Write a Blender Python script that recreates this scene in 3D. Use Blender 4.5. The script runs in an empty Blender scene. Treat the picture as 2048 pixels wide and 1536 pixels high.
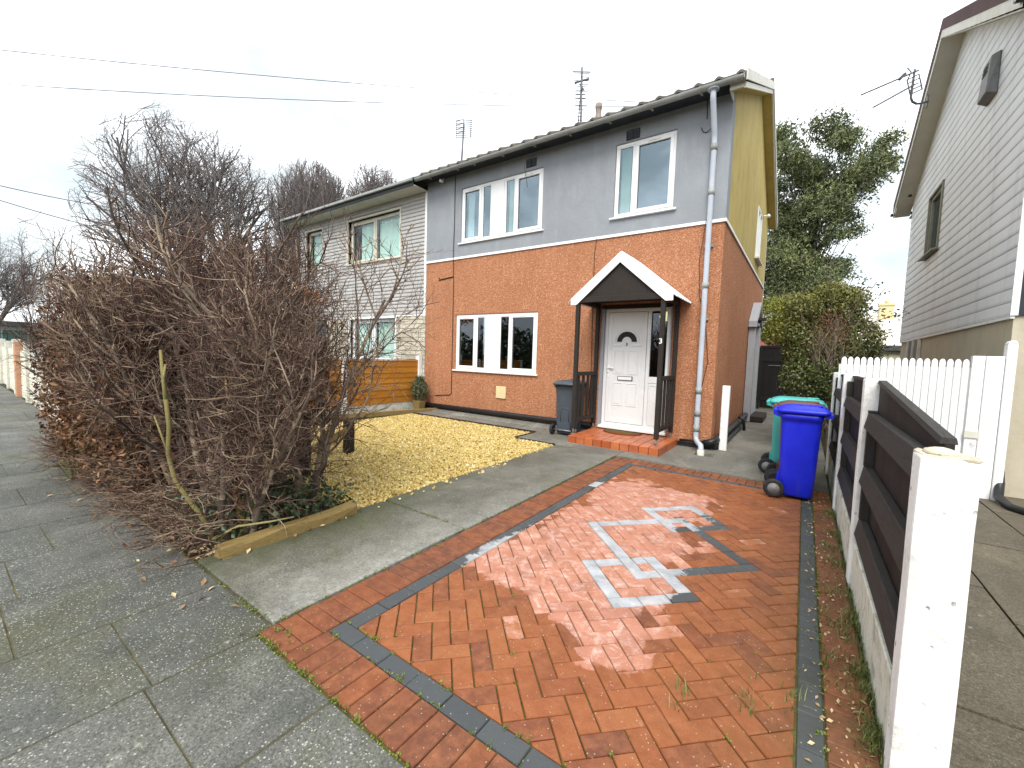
import bpy, bmesh, math, random
import numpy as np
from mathutils import Vector, Matrix
random.seed(7); RNG = np.random.default_rng(11)
S = bpy.context.scene
COL = S.collection
PI = math.pi
def lin(h):
    h = h.lstrip('#'); o = []
    for i in (0, 2, 4):
        c = int(h[i:i+2], 16)/255
        o.append(c/12.92 if c <= .04045 else ((c+.055)/1.055)**2.4)
    return tuple(o)+(1,)
def c4(c): return lin(c) if isinstance(c, str) else (tuple(c)+(1,) if len(c) == 3 else tuple(c))

# ------------------------------------------------------------------ materials
class NT:
    def __init__(s, name):
        s.m = bpy.data.materials.new(name); s.m.use_nodes = True
        s.t = s.m.node_tree; s.t.nodes.clear()
        s.out = s.t.nodes.new('ShaderNodeOutputMaterial')
        s.tc = s.t.nodes.new('ShaderNodeTexCoord')
    def n(s, typ, **kw):
        nd = s.t.nodes.new(typ)
        for k, v in kw.items(): setattr(nd, k, v)
        return nd
    def put(s, sock, v):
        if hasattr(v, 'is_output') or isinstance(v, bpy.types.NodeSocket): s.t.links.new(v, sock)
        else: sock.default_value = v
    def obj(s, sc=None, rot=None, loc=None):
        v = s.tc.outputs['Object']
        if sc is None and rot is None and loc is None: return v
        mp = s.n('ShaderNodeMapping'); s.t.links.new(v, mp.inputs[0])
        if sc is not None: mp.inputs['Scale'].default_value = (sc,)*3 if isinstance(sc, (int, float)) else sc
        if rot is not None: mp.inputs['Rotation'].default_value = rot
        if loc is not None: mp.inputs['Location'].default_value = loc
        return mp.outputs[0]
    def noise(s, vec, scale, detail=3, rough=.55, dist=0, col=False):
        nd = s.n('ShaderNodeTexNoise'); s.put(nd.inputs['Vector'], vec)
        nd.inputs['Scale'].default_value = scale; nd.inputs['Detail'].default_value = detail
        nd.inputs['Roughness'].default_value = rough; nd.inputs['Distortion'].default_value = dist
        return nd.outputs[1 if col else 0]
    def vor(s, vec, scale, feature='F1', out=0, rnd=1):
        nd = s.n('ShaderNodeTexVoronoi', feature=feature); s.put(nd.inputs['Vector'], vec)
        nd.inputs['Scale'].default_value = scale; nd.inputs['Randomness'].default_value = rnd
        return nd.outputs[out]
    def ramp(s, f, stops, interp='LINEAR'):
        nd = s.n('ShaderNodeValToRGB'); cr = nd.color_ramp; cr.interpolation = interp
        while len(cr.elements) < len(stops): cr.elements.new(.5)
        for e, (p, c) in zip(cr.elements, stops):
            e.position = p; e.color = c4(c) if not isinstance(c, (int, float)) else (c, c, c, 1)
        s.put(nd.inputs[0], f); return nd.outputs[0]
    def mix(s, f, a, b, mode='MIX'):
        nd = s.n('ShaderNodeMix', data_type='RGBA', blend_type=mode)
        s.put(nd.inputs[0], f)
        s.put(nd.inputs[6], c4(a) if isinstance(a, (str, tuple)) else a)
        s.put(nd.inputs[7], c4(b) if isinstance(b, (str, tuple)) else b)
        return nd.outputs[2]
    def math(s, op, a, b=0.0, clamp=False):
        nd = s.n('ShaderNodeMath', operation=op, use_clamp=clamp)
        s.put(nd.inputs[0], a); s.put(nd.inputs[1], b); return nd.outputs[0]
    def attr(s, name):
        nd = s.n('ShaderNodeAttribute', attribute_name=name); return nd.outputs['Fac']
    def bump(s, h, strength=.5, dist=.01, normal=None):
        nd = s.n('ShaderNodeBump'); nd.inputs['Strength'].default_value = strength
        nd.inputs['Distance'].default_value = dist; s.put(nd.inputs['Height'], h)
        if normal is not None: s.put(nd.inputs['Normal'], normal)
        return nd.outputs[0]
    def bsdf(s, col, rough=.7, normal=None, spec=.35, metal=0, **kw):
        b = s.n('ShaderNodeBsdfPrincipled')
        s.put(b.inputs['Base Color'], c4(col) if isinstance(col, (str, tuple)) else col)
        s.put(b.inputs['Roughness'], rough); s.put(b.inputs['Specular IOR Level'], spec)
        b.inputs['Metallic'].default_value = metal
        if normal is not None: s.put(b.inputs['Normal'], normal)
        for k, v in kw.items(): s.put(b.inputs[k.replace('_', ' ')], v)
        s.t.links.new(b.outputs[0], s.out.inputs[0]); return s.m
M = {}
def simple(name, a, b=None, scale=8, rough=.6, bump=0, bscale=60, spec=.35, metal=0, stretch=None):
    n = NT(name); v = n.obj(stretch) if stretch else n.obj()
    f = n.noise(v, scale, 5, .6)
    col = n.ramp(f, [(.3, a), (.7, b or a)])
    nm = n.bump(n.noise(v, bscale, 4), bump, .01) if bump else None
    rr = n.math('ADD', n.math('MULTIPLY', n.noise(v, scale*2.3, 3), .25), rough-.12)
    M[name] = n.bsdf(col, rr, nm, spec, metal); return M[name]

def pebbledash(name, dark, midc, light):
    n = NT(name); v = n.obj()
    cell = n.vor(v, 74, out=1)
    sep = n.n('ShaderNodeSeparateColor'); n.t.links.new(cell, sep.inputs[0])
    col = n.ramp(sep.outputs[0], [(0, dark), (.45, midc), (.8, midc), (1, light)])
    big = n.noise(v, 1.6, 5, .65)
    col = n.mix(n.ramp(big, [(.35, 0.0), (.75, .42)]), col, dark)
    streak = n.noise(n.obj((5, 5, .5)), 1.5, 4, .6)
    col = n.mix(n.ramp(streak, [(.55, 0.0), (.8, .3)]), col, light)
    d = n.vor(v, 74)
    h = n.math('ADD', n.math('MULTIPLY', d, -1.0), n.math('MULTIPLY', n.noise(v, 180, 2), .6))
    M[name] = n.bsdf(col, .85, n.bump(h, .9, .014), .25)
pebbledash('terracotta_dash', (.30, .115, .054), (.49, .212, .106), (.70, .41, .26))
def painted_render(name, a, b, c, streak=.5):
    n = NT(name); v = n.obj()
    f1 = n.noise(v, 1.3, 6, .65, .6); f2 = n.noise(n.obj((2.0, 2.0, .6)), 1.8, 6, .75)
    col = n.ramp(f1, [(.3, a), (.7, b)])
    col = n.mix(n.ramp(f2, [(.48, 0.0), (.78, streak)]), col, c)
    spots = n.vor(n.obj(), 3.3)
    col = n.mix(n.ramp(spots, [(.0, .8), (.035, 0.0)]), col, (.05, .05, .05))
    h = n.math('ADD', n.noise(v, 140, 3), n.math('MULTIPLY', n.noise(v, 18, 4), 1.5))
    M[name] = n.bsdf(col, .8, n.bump(h, .35, .008), .3)
painted_render('grey_render', (.225, .240, .262), (.27, .287, .308), (.35, .372, .385), .5)
painted_render('ochre_render', (.43, .325, .095), (.52, .405, .14), (.27, .235, .085), .8)
painted_render('beige_render', (.42, .375, .28), (.50, .45, .34), (.30, .26, .19), .6)
simple('upvc_white', (.80, .80, .79), (.74, .74, .74), 2, .3, spec=.5)
simple('offwhite_trim', (.62, .60, .52), (.50, .48, .40), 3, .5, .15)
simple('aged_cream_frame', (.66, .64, .56), (.52, .48, .38), 4, .5, .1)
simple('grey_green_frame', (.20, .21, .17), (.28, .28, .23), 5, .6, .1)
simple('pale_soffit', (.56, .55, .48), (.46, .45, .39), 2, .6, .1)
simple('dark_fascia', (.014, .018, .024), (.032, .038, .046), 3, .5, .2)
simple('grey_plastic_pipe', (.50, .54, .60), (.42, .46, .52), 5, .35, .05)
simple('gutter_grey', (.33, .34, .33), (.22, .23, .21), 4, .45, .2)
simple('black_plastic', (.012, .012, .014), (.022, .022, .024), 5, .4, .1)
simple('dark_cable', (.03, .018, .012), (.05, .03, .02), 6, .5)
simple('rubber', (.012, .012, .013), (.03, .03, .03), 20, .75, .2)
simple('wire_grey', (.16, .16, .19), (.13, .13, .16), 9, .6)
simple('aerial_grey', (.09, .09, .10), (.14, .14, .15), 20, .5)
simple('hub_grey', (.13, .13, .13), (.20, .20, .20), 12, .5)
simple('galvanised', (.35, .36, .37), (.22, .23, .24), 25, .4, .1, metal=.7)
simple('rusty_foot', (.30, .27, .24), (.18, .10, .06), 30, .6, .3)
def plastic(name, a, b):
    n = NT(name); v = n.obj()
    f = n.noise(v, 3, 5, .7); col = n.ramp(f, [(.3, a), (.75, b)])
    dirt = n.noise(n.obj((7, 7, 1.2)), 3, 6, .7)
    col = n.mix(n.ramp(dirt, [(.55, 0.0), (.9, .35)]), col, (.10, .10, .10))
    scr = n.noise(n.obj((90, 90, 8)), 1.5, 3)
    rr = n.ramp(n.noise(v, 9, 5, .7), [(.3, .32), (.75, .55)])
    M[name] = n.bsdf(col, rr, n.bump(n.math('ADD', n.noise(v, 260, 2), scr), .06, .004), .45)
plastic('blue_plastic', (.003, .010, .50), (.006, .022, .60))
plastic('teal_plastic', (.055, .36, .34), (.075, .42, .39))
plastic('brown_plastic', (.115, .042, .035), (.15, .06, .05))
plastic('grey_plastic', (.050, .062, .080), (.066, .08, .10))

def timber(name, a, b, grain=(14, 14, 1.0), worn=None, wornf=.35, axis=None):
    n = NT(name); v = n.obj(grain)
    f = n.noise(v, 3.5, 6, .65, 1.2)
    col = n.ramp(f, [(.28, a), (.5, b), (.72, a)])
    big = n.noise(n.obj(), 2.2, 3); col = n.mix(n.ramp(big, [(.4, 0.0), (.75, .45)]), col, b)
    t = n.attr('tone')
    col = n.mix(n.math('MULTIPLY', t, .55), col, a)
    if worn: col = n.mix(n.ramp(n.noise(v, 5, 5, .75), [(.6, 0.0), (.8, wornf)]), col, worn)
    M[name] = n.bsdf(col, .72, n.bump(f, .35, .006), .25)
timber('black_timber', (.009, .007, .006), (.030, .024, .020), (16, 16, 1.2), (.16, .14, .12), .35)
timber('board_timber', (.006, .005, .005), (.026, .020, .018), (22, 22, 1.0), (.09, .07, .06), .5)
timber('rail_timber', (.020, .018, .017), (.048, .044, .040), (14, 1.2, 14), (.17, .155, .125), .5)
timber('orange_timber', (.30, .105, .010), (.52, .235, .030), (14, 1.1, 11), (.14, .05, .01), .55)
timber('edging_timber', (.13, .085, .028), (.25, .175, .065), (10, 2, 10), (.045, .055, .012), .85)
timber('gate_timber', (.008, .007, .008), (.018, .016, .017), (14, 14, 1))
timber('grey_painted_timber', (.24, .25, .27), (.33, .34, .36), (9, 9, 1.2), (.15, .15, .15), .4)

def white_concrete(name, base, dirt, chip=.5, dirt_amt=.6, topz=None):
    n = NT(name); v = n.obj()
    f = n.noise(v, 6, 7, .72, .4)
    col = n.mix(n.ramp(f, [(.50, 0.0), (.72, dirt_amt)]), base, dirt)
    flake = n.vor(n.obj((1, 1, .7)), 19); fm = n.math('MULTIPLY', n.ramp(flake, [(.10, chip), (.16, 0.0)]), n.ramp(n.noise(v, 7, 5, .7), [(.50, 0.0), (.60, 1.0)])); col = n.mix(fm, col, (.12, .105, .09))
    gr = n.noise(v, 60, 6, .8); col = n.mix(n.ramp(gr, [(.58, 0.0), (.75, .5)]), col, dirt)
    st = n.noise(n.obj((10, 10, 1.2)), 1.6, 5, .7)
    col = n.mix(n.ramp(st, [(.55, 0.0), (.8, dirt_amt*.7)]), col, dirt)
    h = n.math('ADD', n.noise(v, 45, 6, .7), n.math('MULTIPLY', n.ramp(flake, [(.07, 0.0), (.11, 1.0)]), .7))
    M[name] = n.bsdf(col, .8, n.bump(h, .55, .01), .3)
white_concrete('white_post', (.80, .80, .78), (.34, .31, .25), .75, .55)
white_concrete('mossy_board', (.66, .65, .56), (.14, .15, .055), .5, .95)
white_concrete('cream_wall', (.66, .64, .55), (.34, .30, .18), .3, .6)
white_concrete('pink_post', (.50, .27, .17), (.34, .22, .12), .3, .6)

def concrete(name, a, b, moss, mossamt, speck=.5, sscale=95):
    n = NT(name); v = n.obj()
    f = n.noise(v, 1.1, 8, .7, .5); col = n.ramp(f, [(.28, a), (.72, b)])
    t = n.attr('tone'); col = n.mix(n.math('MULTIPLY', t, .38), col, a)
    col = n.mix(n.ramp(n.noise(v, 16, 5, .75), [(.4, 0.0), (.8, .45)]), col, (a[0]*.55, a[1]*.55, a[2]*.52))
    col = n.mix(n.ramp(n.noise(v, .75, 5, .62, .3), [(.55, 0.0), (.78, mossamt)]), col, moss)
    cell = n.vor(v, sscale, out=0)
    sepn = n.n('ShaderNodeSeparateColor'); n.t.links.new(n.vor(v, sscale, out=1), sepn.inputs[0])
    pick = n.math('MULTIPLY', n.ramp(cell, [(.24, 1.0), (.36, 0.0)]), n.ramp(sepn.outputs[0], [(.70, 0.0), (.78, 1.0)]))
    pick = n.math('MULTIPLY', pick, n.ramp(n.noise(v, 1.4, 4, .6), [(.38, .12), (.66, 1.0)]))
    col = n.mix(n.math('MULTIPLY', pick, speck), col, (.60, .58, .50))
    lich = n.math('MULTIPLY', n.ramp(n.vor(n.obj(), 7.5), [(.05, 1.0), (.13, 0.0)]), n.ramp(n.noise(v, 30, 4), [(.4, 0.0), (.6, .5)]))
    col = n.mix(lich, col, (.42, .42, .34))
    fine = n.noise(v, 75, 8, .85); col = n.mix(.85, col, n.ramp(fine, [(.36, .10), (.64, .82)]), 'OVERLAY')
    wear = n.math('MULTIPLY', n.ramp(n.noise(n.obj((1.0, .45, 1)), 1.3, 6, .7, .6), [(.54, 0.0), (.72, .75)]), n.ramp(fine, [(.4, 0.0), (.6, 1.0)])); col = n.mix(wear, col, (b[0]*1.75, b[1]*1.75, b[2]*1.7))
    rr = n.ramp(n.noise(v, 1.7, 5), [(.35, .55), (.7, .82)])
    h = n.math('ADD', n.noise(v, 130, 4, .7), n.math('MULTIPLY', n.noise(v, 9, 5), .8))
    if speck > .9:      # the paving flags: larger stone chips and pale lichen
        big = n.vor(v, 52); sb = n.n('ShaderNodeSeparateColor'); n.t.links.new(n.vor(v, 52, out=1), sb.inputs[0])
        pk = n.math('MULTIPLY', n.ramp(big, [(.15, 1.0), (.26, 0.0)]), n.ramp(sb.outputs[2], [(.84, 0.0), (.88, .75)])); pk = n.math('MULTIPLY', pk, n.ramp(n.noise(v, 1.1, 4), [(.36, .2), (.6, 1.0)]))
        col = n.mix(pk, col, (.50, .49, .42))
        col = n.mix(n.ramp(n.noise(v, 2.6, 7, .75), [(.52, 0.0), (.74, .6)]), col, (.034, .036, .031))
    if name == 'path_concrete':      # pale scraped edge beside the bricks, green film on the hedge side
        sp = n.n('ShaderNodeSeparateXYZ'); n.t.links.new(n.obj(), sp.inputs[0]); wob = n.math('MULTIPLY', n.math('SUBTRACT', n.noise(v, 3.2, 7, .75), .5), .9)
        ex = n.ramp(n.math('ADD', n.math('ADD', sp.outputs[0], 3.0), wob), [(.34, 0.0), (.80, .62)]); ey = n.ramp(n.math('MULTIPLY', sp.outputs[1], .1), [(.20, 1.0), (.42, .25)])
        col = n.mix(n.math('MULTIPLY', n.math('MULTIPLY', ex, ey), n.ramp(n.noise(v, 40, 6, .8), [(.36, .15), (.58, 1.0)])), col, (.46, .45, .41))
        gx = n.ramp(n.math('ADD', n.math('ADD', sp.outputs[0], 3.4), wob), [(.15, .75), (.60, 0.0)]); col = n.mix(n.math('MULTIPLY', gx, ey), col, (.050, .056, .020))
    M[name] = n.bsdf(col, rr, n.bump(h, .45, .008), .35)
concrete('pavement_slab', (.058, .060, .052), (.150, .150, .132), (.10, .10, .04), .85, .95, 100)
concrete('path_concrete', (.075, .072, .058), (.215, .205, .172), (.075, .080, .025), .85, .55, 120)
concrete('apron_concrete', (.11, .105, .09), (.25, .235, .20), (.085, .085, .035), .5, .3, 120)
concrete('neighbour_slabs', (.085, .072, .05), (.15, .125, .085), (.07, .07, .025), .6, .3, 110)
simple('soil', (.045, .030, .016), (.022, .016, .010), 14, .95, .9, 40)
simple('mossy_joint', (.030, .026, .014), (.105, .11, .022), 7, .95, .9, 60)
simple('dirt_joint', (.035, .030, .020), (.13, .115, .045), 5, .95, .9, 60)
simple('gravel_bed', (.40, .29, .11), (.22, .15, .05), 30, .9, 1, 60)
simple('asphalt', (.045, .045, .047), (.06, .06, .06), 40, .85, .5, 160)
simple('ground_grass', (.05, .065, .02), (.035, .035, .015), 3, .95, .8, 30)

# block paving: tone = brick to brick change, grey flag in 'mark'; dry patch of its own outline
def paving():
    n = NT('block_paving'); v = n.obj()
    t = n.attr('tone'); mk = n.attr('mark')
    red = n.ramp(t, [(0, (.120, .042, .022)), (.22, (.165, .052, .022)), (.4, (.235, .070, .020)), (.7, (.275, .086, .026)), (1, (.315, .115, .038))])
    gry = n.ramp(t, [(0, (.045, .050, .053)), (1, (.085, .092, .096))])
    mott = n.noise(v, 13, 6, .7); red = n.mix(n.ramp(mott, [(.42, 0.0), (.68, .6)]), red, (.37, .135, .055)); red = n.mix(n.ramp(n.noise(n.obj(None, None, (3, 1, 2)), 17, 5, .7), [(.55, 0.0), (.75, .55)]), red, (.13, .040, .018))
    wetn = n.noise(v, 2.1, 6, .65, .4)
    red = n.mix(n.ramp(wetn, [(.45, 0.0), (.75, .55)]), red, (.22, .062, .022))
    redry = n.mix(.62, red, (.60, .29, .215)); gdry = n.mix(.85, gry, (.50, .52, .55))
    # the dry area: union of soft discs in plan, edges broken by noise
    sep = n.n('ShaderNodeSeparateXYZ'); n.t.links.new(v, sep.inputs[0])
    tot = None
    for (cx, cy, r) in ((-1.50, 4.55, .56), (-1.18, 4.35, .52), (-1.30, 3.65, .58), (-1.52, 3.0, .48), (-1.0, 3.35, .52),
                        (-1.25, 2.55, .50), (-.90, 2.25, .36), (-.78, 2.72, .26), (-1.62, 2.45, .40), (-.92, 4.75, .28), (-.72, 2.02, .22)):
        dx = n.math('SUBTRACT', sep.outputs[0], cx); dy = n.math('SUBTRACT', sep.outputs[1], cy)
        d2 = n.math('ADD', n.math('MULTIPLY', dx, dx), n.math('MULTIPLY', dy, dy))
        e = n.math('POWER', 2.718, n.math('MULTIPLY', d2, -1.6/(r*r)))
        tot = e if tot is None else n.math('ADD', tot, e)
    edge = n.math('ADD', tot, n.math('MULTIPLY', n.math('SUBTRACT', n.noise(v, 8, 7, .75), .5), .8))
    edge = n.math('ADD', edge, n.math('MULTIPLY', n.math('SUBTRACT', t, .5), .85))
    dry = n.ramp(edge, [(.43, 0.0), (.47, .75), (.62, 1.0)])
    dryp = n.math('MULTIPLY', dry, n.ramp(n.noise(v, 7, 5), [(.3, .55), (.65, 1.0)]))
    eff = n.math('MULTIPLY', dryp, n.ramp(n.noise(v, 11, 6, .7, 1), [(.50, 0.0), (.68, .7)]))
    col = n.mix(mk, n.mix(dryp, red, redry), n.mix(dryp, gry, gdry))
    col = n.mix(eff, col, (.70, .55, .48))
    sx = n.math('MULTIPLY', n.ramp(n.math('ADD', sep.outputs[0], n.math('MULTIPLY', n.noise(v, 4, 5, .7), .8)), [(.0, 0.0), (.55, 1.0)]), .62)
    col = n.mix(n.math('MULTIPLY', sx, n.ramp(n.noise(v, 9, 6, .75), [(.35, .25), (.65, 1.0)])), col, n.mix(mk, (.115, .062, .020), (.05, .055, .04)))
    # black algae stain, lichen spots and grit
    col = n.mix(n.math('MULTIPLY', n.ramp(n.noise(v, 3.3, 7, .72), [(.55, 0.0), (.8, .6)]), n.math('SUBTRACT', 1.0, dry)), col, (.055, .040, .016))
    cell = n.vor(v, 70); sepn = n.n('ShaderNodeSeparateColor'); n.t.links.new(n.vor(v, 70, out=1), sepn.inputs[0])
    pick = n.math('MULTIPLY', n.ramp(cell, [(.14, 1.0), (.22, 0.0)]), n.ramp(sepn.outputs[1], [(.82, 0.0), (.86, .8)]))
    col = n.mix(pick, col, (.50, .45, .36))
    fine = n.noise(v, 260, 3, .7); col = n.mix(.4, col, n.ramp(fine, [(.3, .15), (.7, .62)]), 'OVERLAY')
    rr = n.mix(dry, n.ramp(n.noise(v, 9, 4), [(.3, .52), (.7, .74)]), (.85, .85, .85))
    h = n.math('ADD', n.noise(v, 190, 4, .7), n.math('MULTIPLY', n.noise(v, 30, 3), .6))
    M['block_paving'] = n.bsdf(col, rr, n.bump(h, .35, .006), .4)
paving()
def tiles():
    n = NT('quarry_tile'); v = n.obj(); t = n.attr('tone')
    col = n.ramp(t, [(0, (.33, .080, .026)), (1, (.45, .125, .038))])
    col = n.mix(n.ramp(n.noise(v, 5, 6, .7), [(.5, 0.0), (.8, .6)]), col, (.58, .22, .12))
    M['quarry_tile'] = n.bsdf(col, .42, n.bump(n.noise(v, 120, 3), .15, .004), .45)
tiles()
def pebble_mat():
    n = NT('yellow_gravel'); t = n.attr('tone')
    col = n.ramp(t, [(0, (.16, .10, .035)), (.2, (.36, .25, .07)), (.6, (.55, .41, .14)), (.9, (.66, .53, .23)), (1, (.72, .64, .42))])
    M['yellow_gravel'] = n.bsdf(col, .8, None, .3)
pebble_mat()
def leafmat(name, stops, rough=.55, spec=.35, trans=.0):
    n = NT(name); t = n.attr('tone'); col = n.ramp(t, stops)
    M[name] = n.bsdf(col, rough, None, spec)
leafmat('evergreen_leaf', [(0, (.058, .078, .034)), (.5, (.135, .160, .066)), (1, (.25, .26, .105))])
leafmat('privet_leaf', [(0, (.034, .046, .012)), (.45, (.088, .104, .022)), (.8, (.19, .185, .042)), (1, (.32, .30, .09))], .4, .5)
leafmat('yellow_leaf', [(0, (.10, .115, .015)), (.5, (.21, .22, .03)), (1, (.36, .34, .07))])
leafmat('dead_leaf', [(0, (.065, .028, .012)), (.5, (.15, .066, .028)), (.85, (.25, .12, .05)), (1, (.38, .24, .11))])
leafmat('litter_leaf', [(0, (.10, .045, .02)), (.5, (.24, .13, .055)), (1, (.50, .40, .22))])
leafmat('ivy_leaf', [(0, (.015, .032, .012)), (.6, (.035, .065, .02)), (1, (.085, .12, .04))], .35, .5)
leafmat('weed_leaf', [(0, (.055, .085, .010)), (1, (.19, .23, .03))])
leafmat('grass_blade', [(0, (.05, .075, .016)), (.6, (.11, .14, .03)), (1, (.26, .25, .09))])
leafmat('conifer_leaf', [(0, (.04, .055, .025)), (1, (.16, .17, .08))])
leafmat('copper_leaf', [(0, (.30, .075, .015)), (1, (.55, .18, .03))])
def bark(name, a, b, c):
    n = NT(name); v = n.obj((1, 1, .35)); t = n.attr('tone')
    col = n.ramp(t, [(0, a), (.6, b), (1, c)])
    col = n.mix(n.ramp(n.noise(v, 28, 5, .7), [(.45, 0.0), (.75, .5)]), col, a)
    M[name] = n.bsdf(col, .8, n.bump(n.noise(v, 90, 4), .4, .006), .25)
bark('hedge_bark', (.050, .037, .030), (.165, .125, .096), (.38, .30, .21))
bark('red_twig', (.042, .022, .018), (.130, .074, .057), (.37, .275, .19))
bark('straw_stem', (.17, .14, .05), (.26, .22, .09), (.36, .30, .15))
bark('split_wood', (.26, .12, .035), (.36, .20, .07), (.46, .30, .14))
bark('tree_bark', (.075, .066, .062), (.115, .10, .092), (.15, .135, .12))
bark('far_twig', (.15, .128, .122), (.21, .18, .172), (.26, .23, .215))
def roof_mat(name, a, b, moss):
    n = NT(name); v = n.obj()
    col = n.ramp(n.noise(v, 3, 6, .7), [(.3, a), (.7, b)])
    col = n.mix(n.ramp(n.noise(v, 9, 5, .75), [(.55, 0.0), (.75, .7)]), col, moss)
    M[name] = n.bsdf(col, .85, n.bump(n.noise(v, 60, 4), .5, .01), .25)
roof_mat('concrete_tile', (.085, .07, .06), (.14, .12, .105), (.10, .10, .06))
roof_mat('maroon_tile', (.075, .04, .042), (.11, .06, .06), (.09, .08, .06))
roof_mat('pale_tile', (.52, .49, .42), (.62, .58, .50), (.40, .37, .30))
def clad_mat(name, a, b, dirt, amt):
    n = NT(name); v = n.obj()
    col = n.ramp(n.noise(v, 1.4, 5, .65), [(.3, a), (.7, b)])
    col = n.mix(n.ramp(n.noise(n.obj((3, 3, .3)), 2.0, 6, .7), [(.52, 0.0), (.8, amt)]), col, dirt)
    M[name] = n.bsdf(col, .5, n.bump(n.noise(v, 50, 3), .1, .005), .4)
clad_mat('white_cladding', (.64, .66, .70), (.73, .75, .78), (.36, .36, .35), .6)
clad_mat('cream_cladding', (.40, .385, .375), (.47, .455, .44), (.27, .25, .22), .6)
def stone_mat():
    n = NT('cream_stone'); v = n.obj(); t = n.attr('tone')
    col = n.ramp(t, [(0, (.40, .36, .28)), (.5, (.52, .47, .38)), (1, (.60, .56, .47))])
    f = n.noise(v, 22, 6, .7); col = n.mix(n.ramp(f, [(.5, 0.0), (.8, .5)]), col, (.34, .31, .24))
    M['cream_stone'] = n.bsdf(col, .85, n.bump(f, .8, .02), .25)
stone_mat()
simple('mortar', (.30, .27, .22), (.22, .20, .16), 30, .95, .5, 100)
def glass(name, tint, fac, tr=(.80, .88, .88)):
    n = NT(name)
    fr = n.n('ShaderNodeFresnel'); fr.inputs[0].default_value = 1.5
    ge = n.n('ShaderNodeNewGeometry'); f = n.math('MULTIPLY', n.math('ADD', fr.outputs[0], fac, True), n.math('SUBTRACT', 1.0, ge.outputs['Backfacing']))
    g = n.n('ShaderNodeBsdfGlossy'); g.inputs['Color'].default_value = c4(tint); g.inputs['Roughness'].default_value = .015
    wav = n.noise(n.obj(), 2.5, 1); n.put(g.inputs['Normal'], n.bump(wav, .03, .02))
    t = n.n('ShaderNodeBsdfTransparent'); t.inputs[0].default_value = c4(tr)
    mx = n.n('ShaderNodeMixShader'); n.t.links.new(f, mx.inputs[0]); n.t.links.new(t.outputs[0], mx.inputs[1]); n.t.links.new(g.outputs[0], mx.inputs[2])
    n.t.links.new(mx.outputs[0], n.out.inputs[0]); M[name] = n.m
glass('clear_glass', (.8, .9, .95), .02, (.92, .97, .95)); glass('window_glass', (.66, .81, .90), .27); glass('dark_glass', (.85, .92, 1.0), .07, (.5, .55, .55))
simple('net_curtain', (.62, .72, .70), (.54, .66, .64), 2, .9)
simple('white_curtain', (.72, .74, .72), (.62, .66, .64), 2, .9)
simple('green_curtain', (.50, .58, .46), (.42, .50, .38), 2, .9)
simple('room_dark', (.05, .048, .045), (.03, .03, .03), 2, .9)
simple('chrome', (.6, .6, .6), (.5, .5, .5), 4, .25, metal=.9)
simple('coir', (.12, .045, .012), (.20, .08, .022), 40, .95, .9, 220)
simple('coir_green', (.07, .075, .015), (.13, .12, .03), 40, .95, .9, 220)
simple('cream_plate', (.66, .56, .32), (.60, .50, .28), 12, .6, .2)
simple('flue_clay', (.22, .17, .15), (.36, .31, .28), 20, .85, .6)
white_concrete('old_mortar', (.55, .50, .38), (.22, .19, .12), .6, .9)
simple('bright_white', (.85, .85, .84), (.82, .82, .81), 3, .3)
simple('far_green_paint', (.02, .09, .08), (.03, .13, .11), 3, .6)
simple('far_pale_wall', (.38, .40, .40), (.30, .32, .32), 3, .8)
simple('felt_roof', (.05, .05, .05), (.09, .09, .085), 9, .9, .4)
simple('red_tile_far', (.20, .07, .045), (.14, .05, .035), 6, .85, .4)
def lamp_mat():
    n = NT('lamp_shade_glow'); e = n.n('ShaderNodeEmission'); e.inputs[0].default_value = (1, .86, .35, 1); e.inputs[1].default_value = 1.1
    n.t.links.new(e.outputs[0], n.out.inputs[0]); M['lamp_shade_glow'] = n.m
lamp_mat()
# ------------------------------------------------------------------ mesh helpers
ORG = {}                       # world origin of every thing and part while it is built
def thing(name, label, cat, loc=(0, 0, 0), group=None, kind=None):
    o = bpy.data.objects.new(name, None); COL.objects.link(o); o.location = loc
    o.empty_display_size = .1
    o['label'] = label; o['category'] = cat
    if group: o['group'] = group
    if kind: o['kind'] = kind
    ORG[o] = Vector(loc); return o
def tag(o, label, cat, group=None, kind=None):
    o['label'] = label; o['category'] = cat
    if group: o['group'] = group
    if kind: o['kind'] = kind
    return o
def link_mesh(name, me, mat, parent, org=None):
    for m in (mat if isinstance(mat, (list, tuple)) else [mat]): me.materials.append(M[m])
    o = bpy.data.objects.new(name, me); COL.objects.link(o)
    if parent is not None:
        o.parent = parent; ORG[o] = ORG[parent]
    else:
        ORG[o] = Vector(org or (0, 0, 0)); o.location = ORG[o]
    return o
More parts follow.
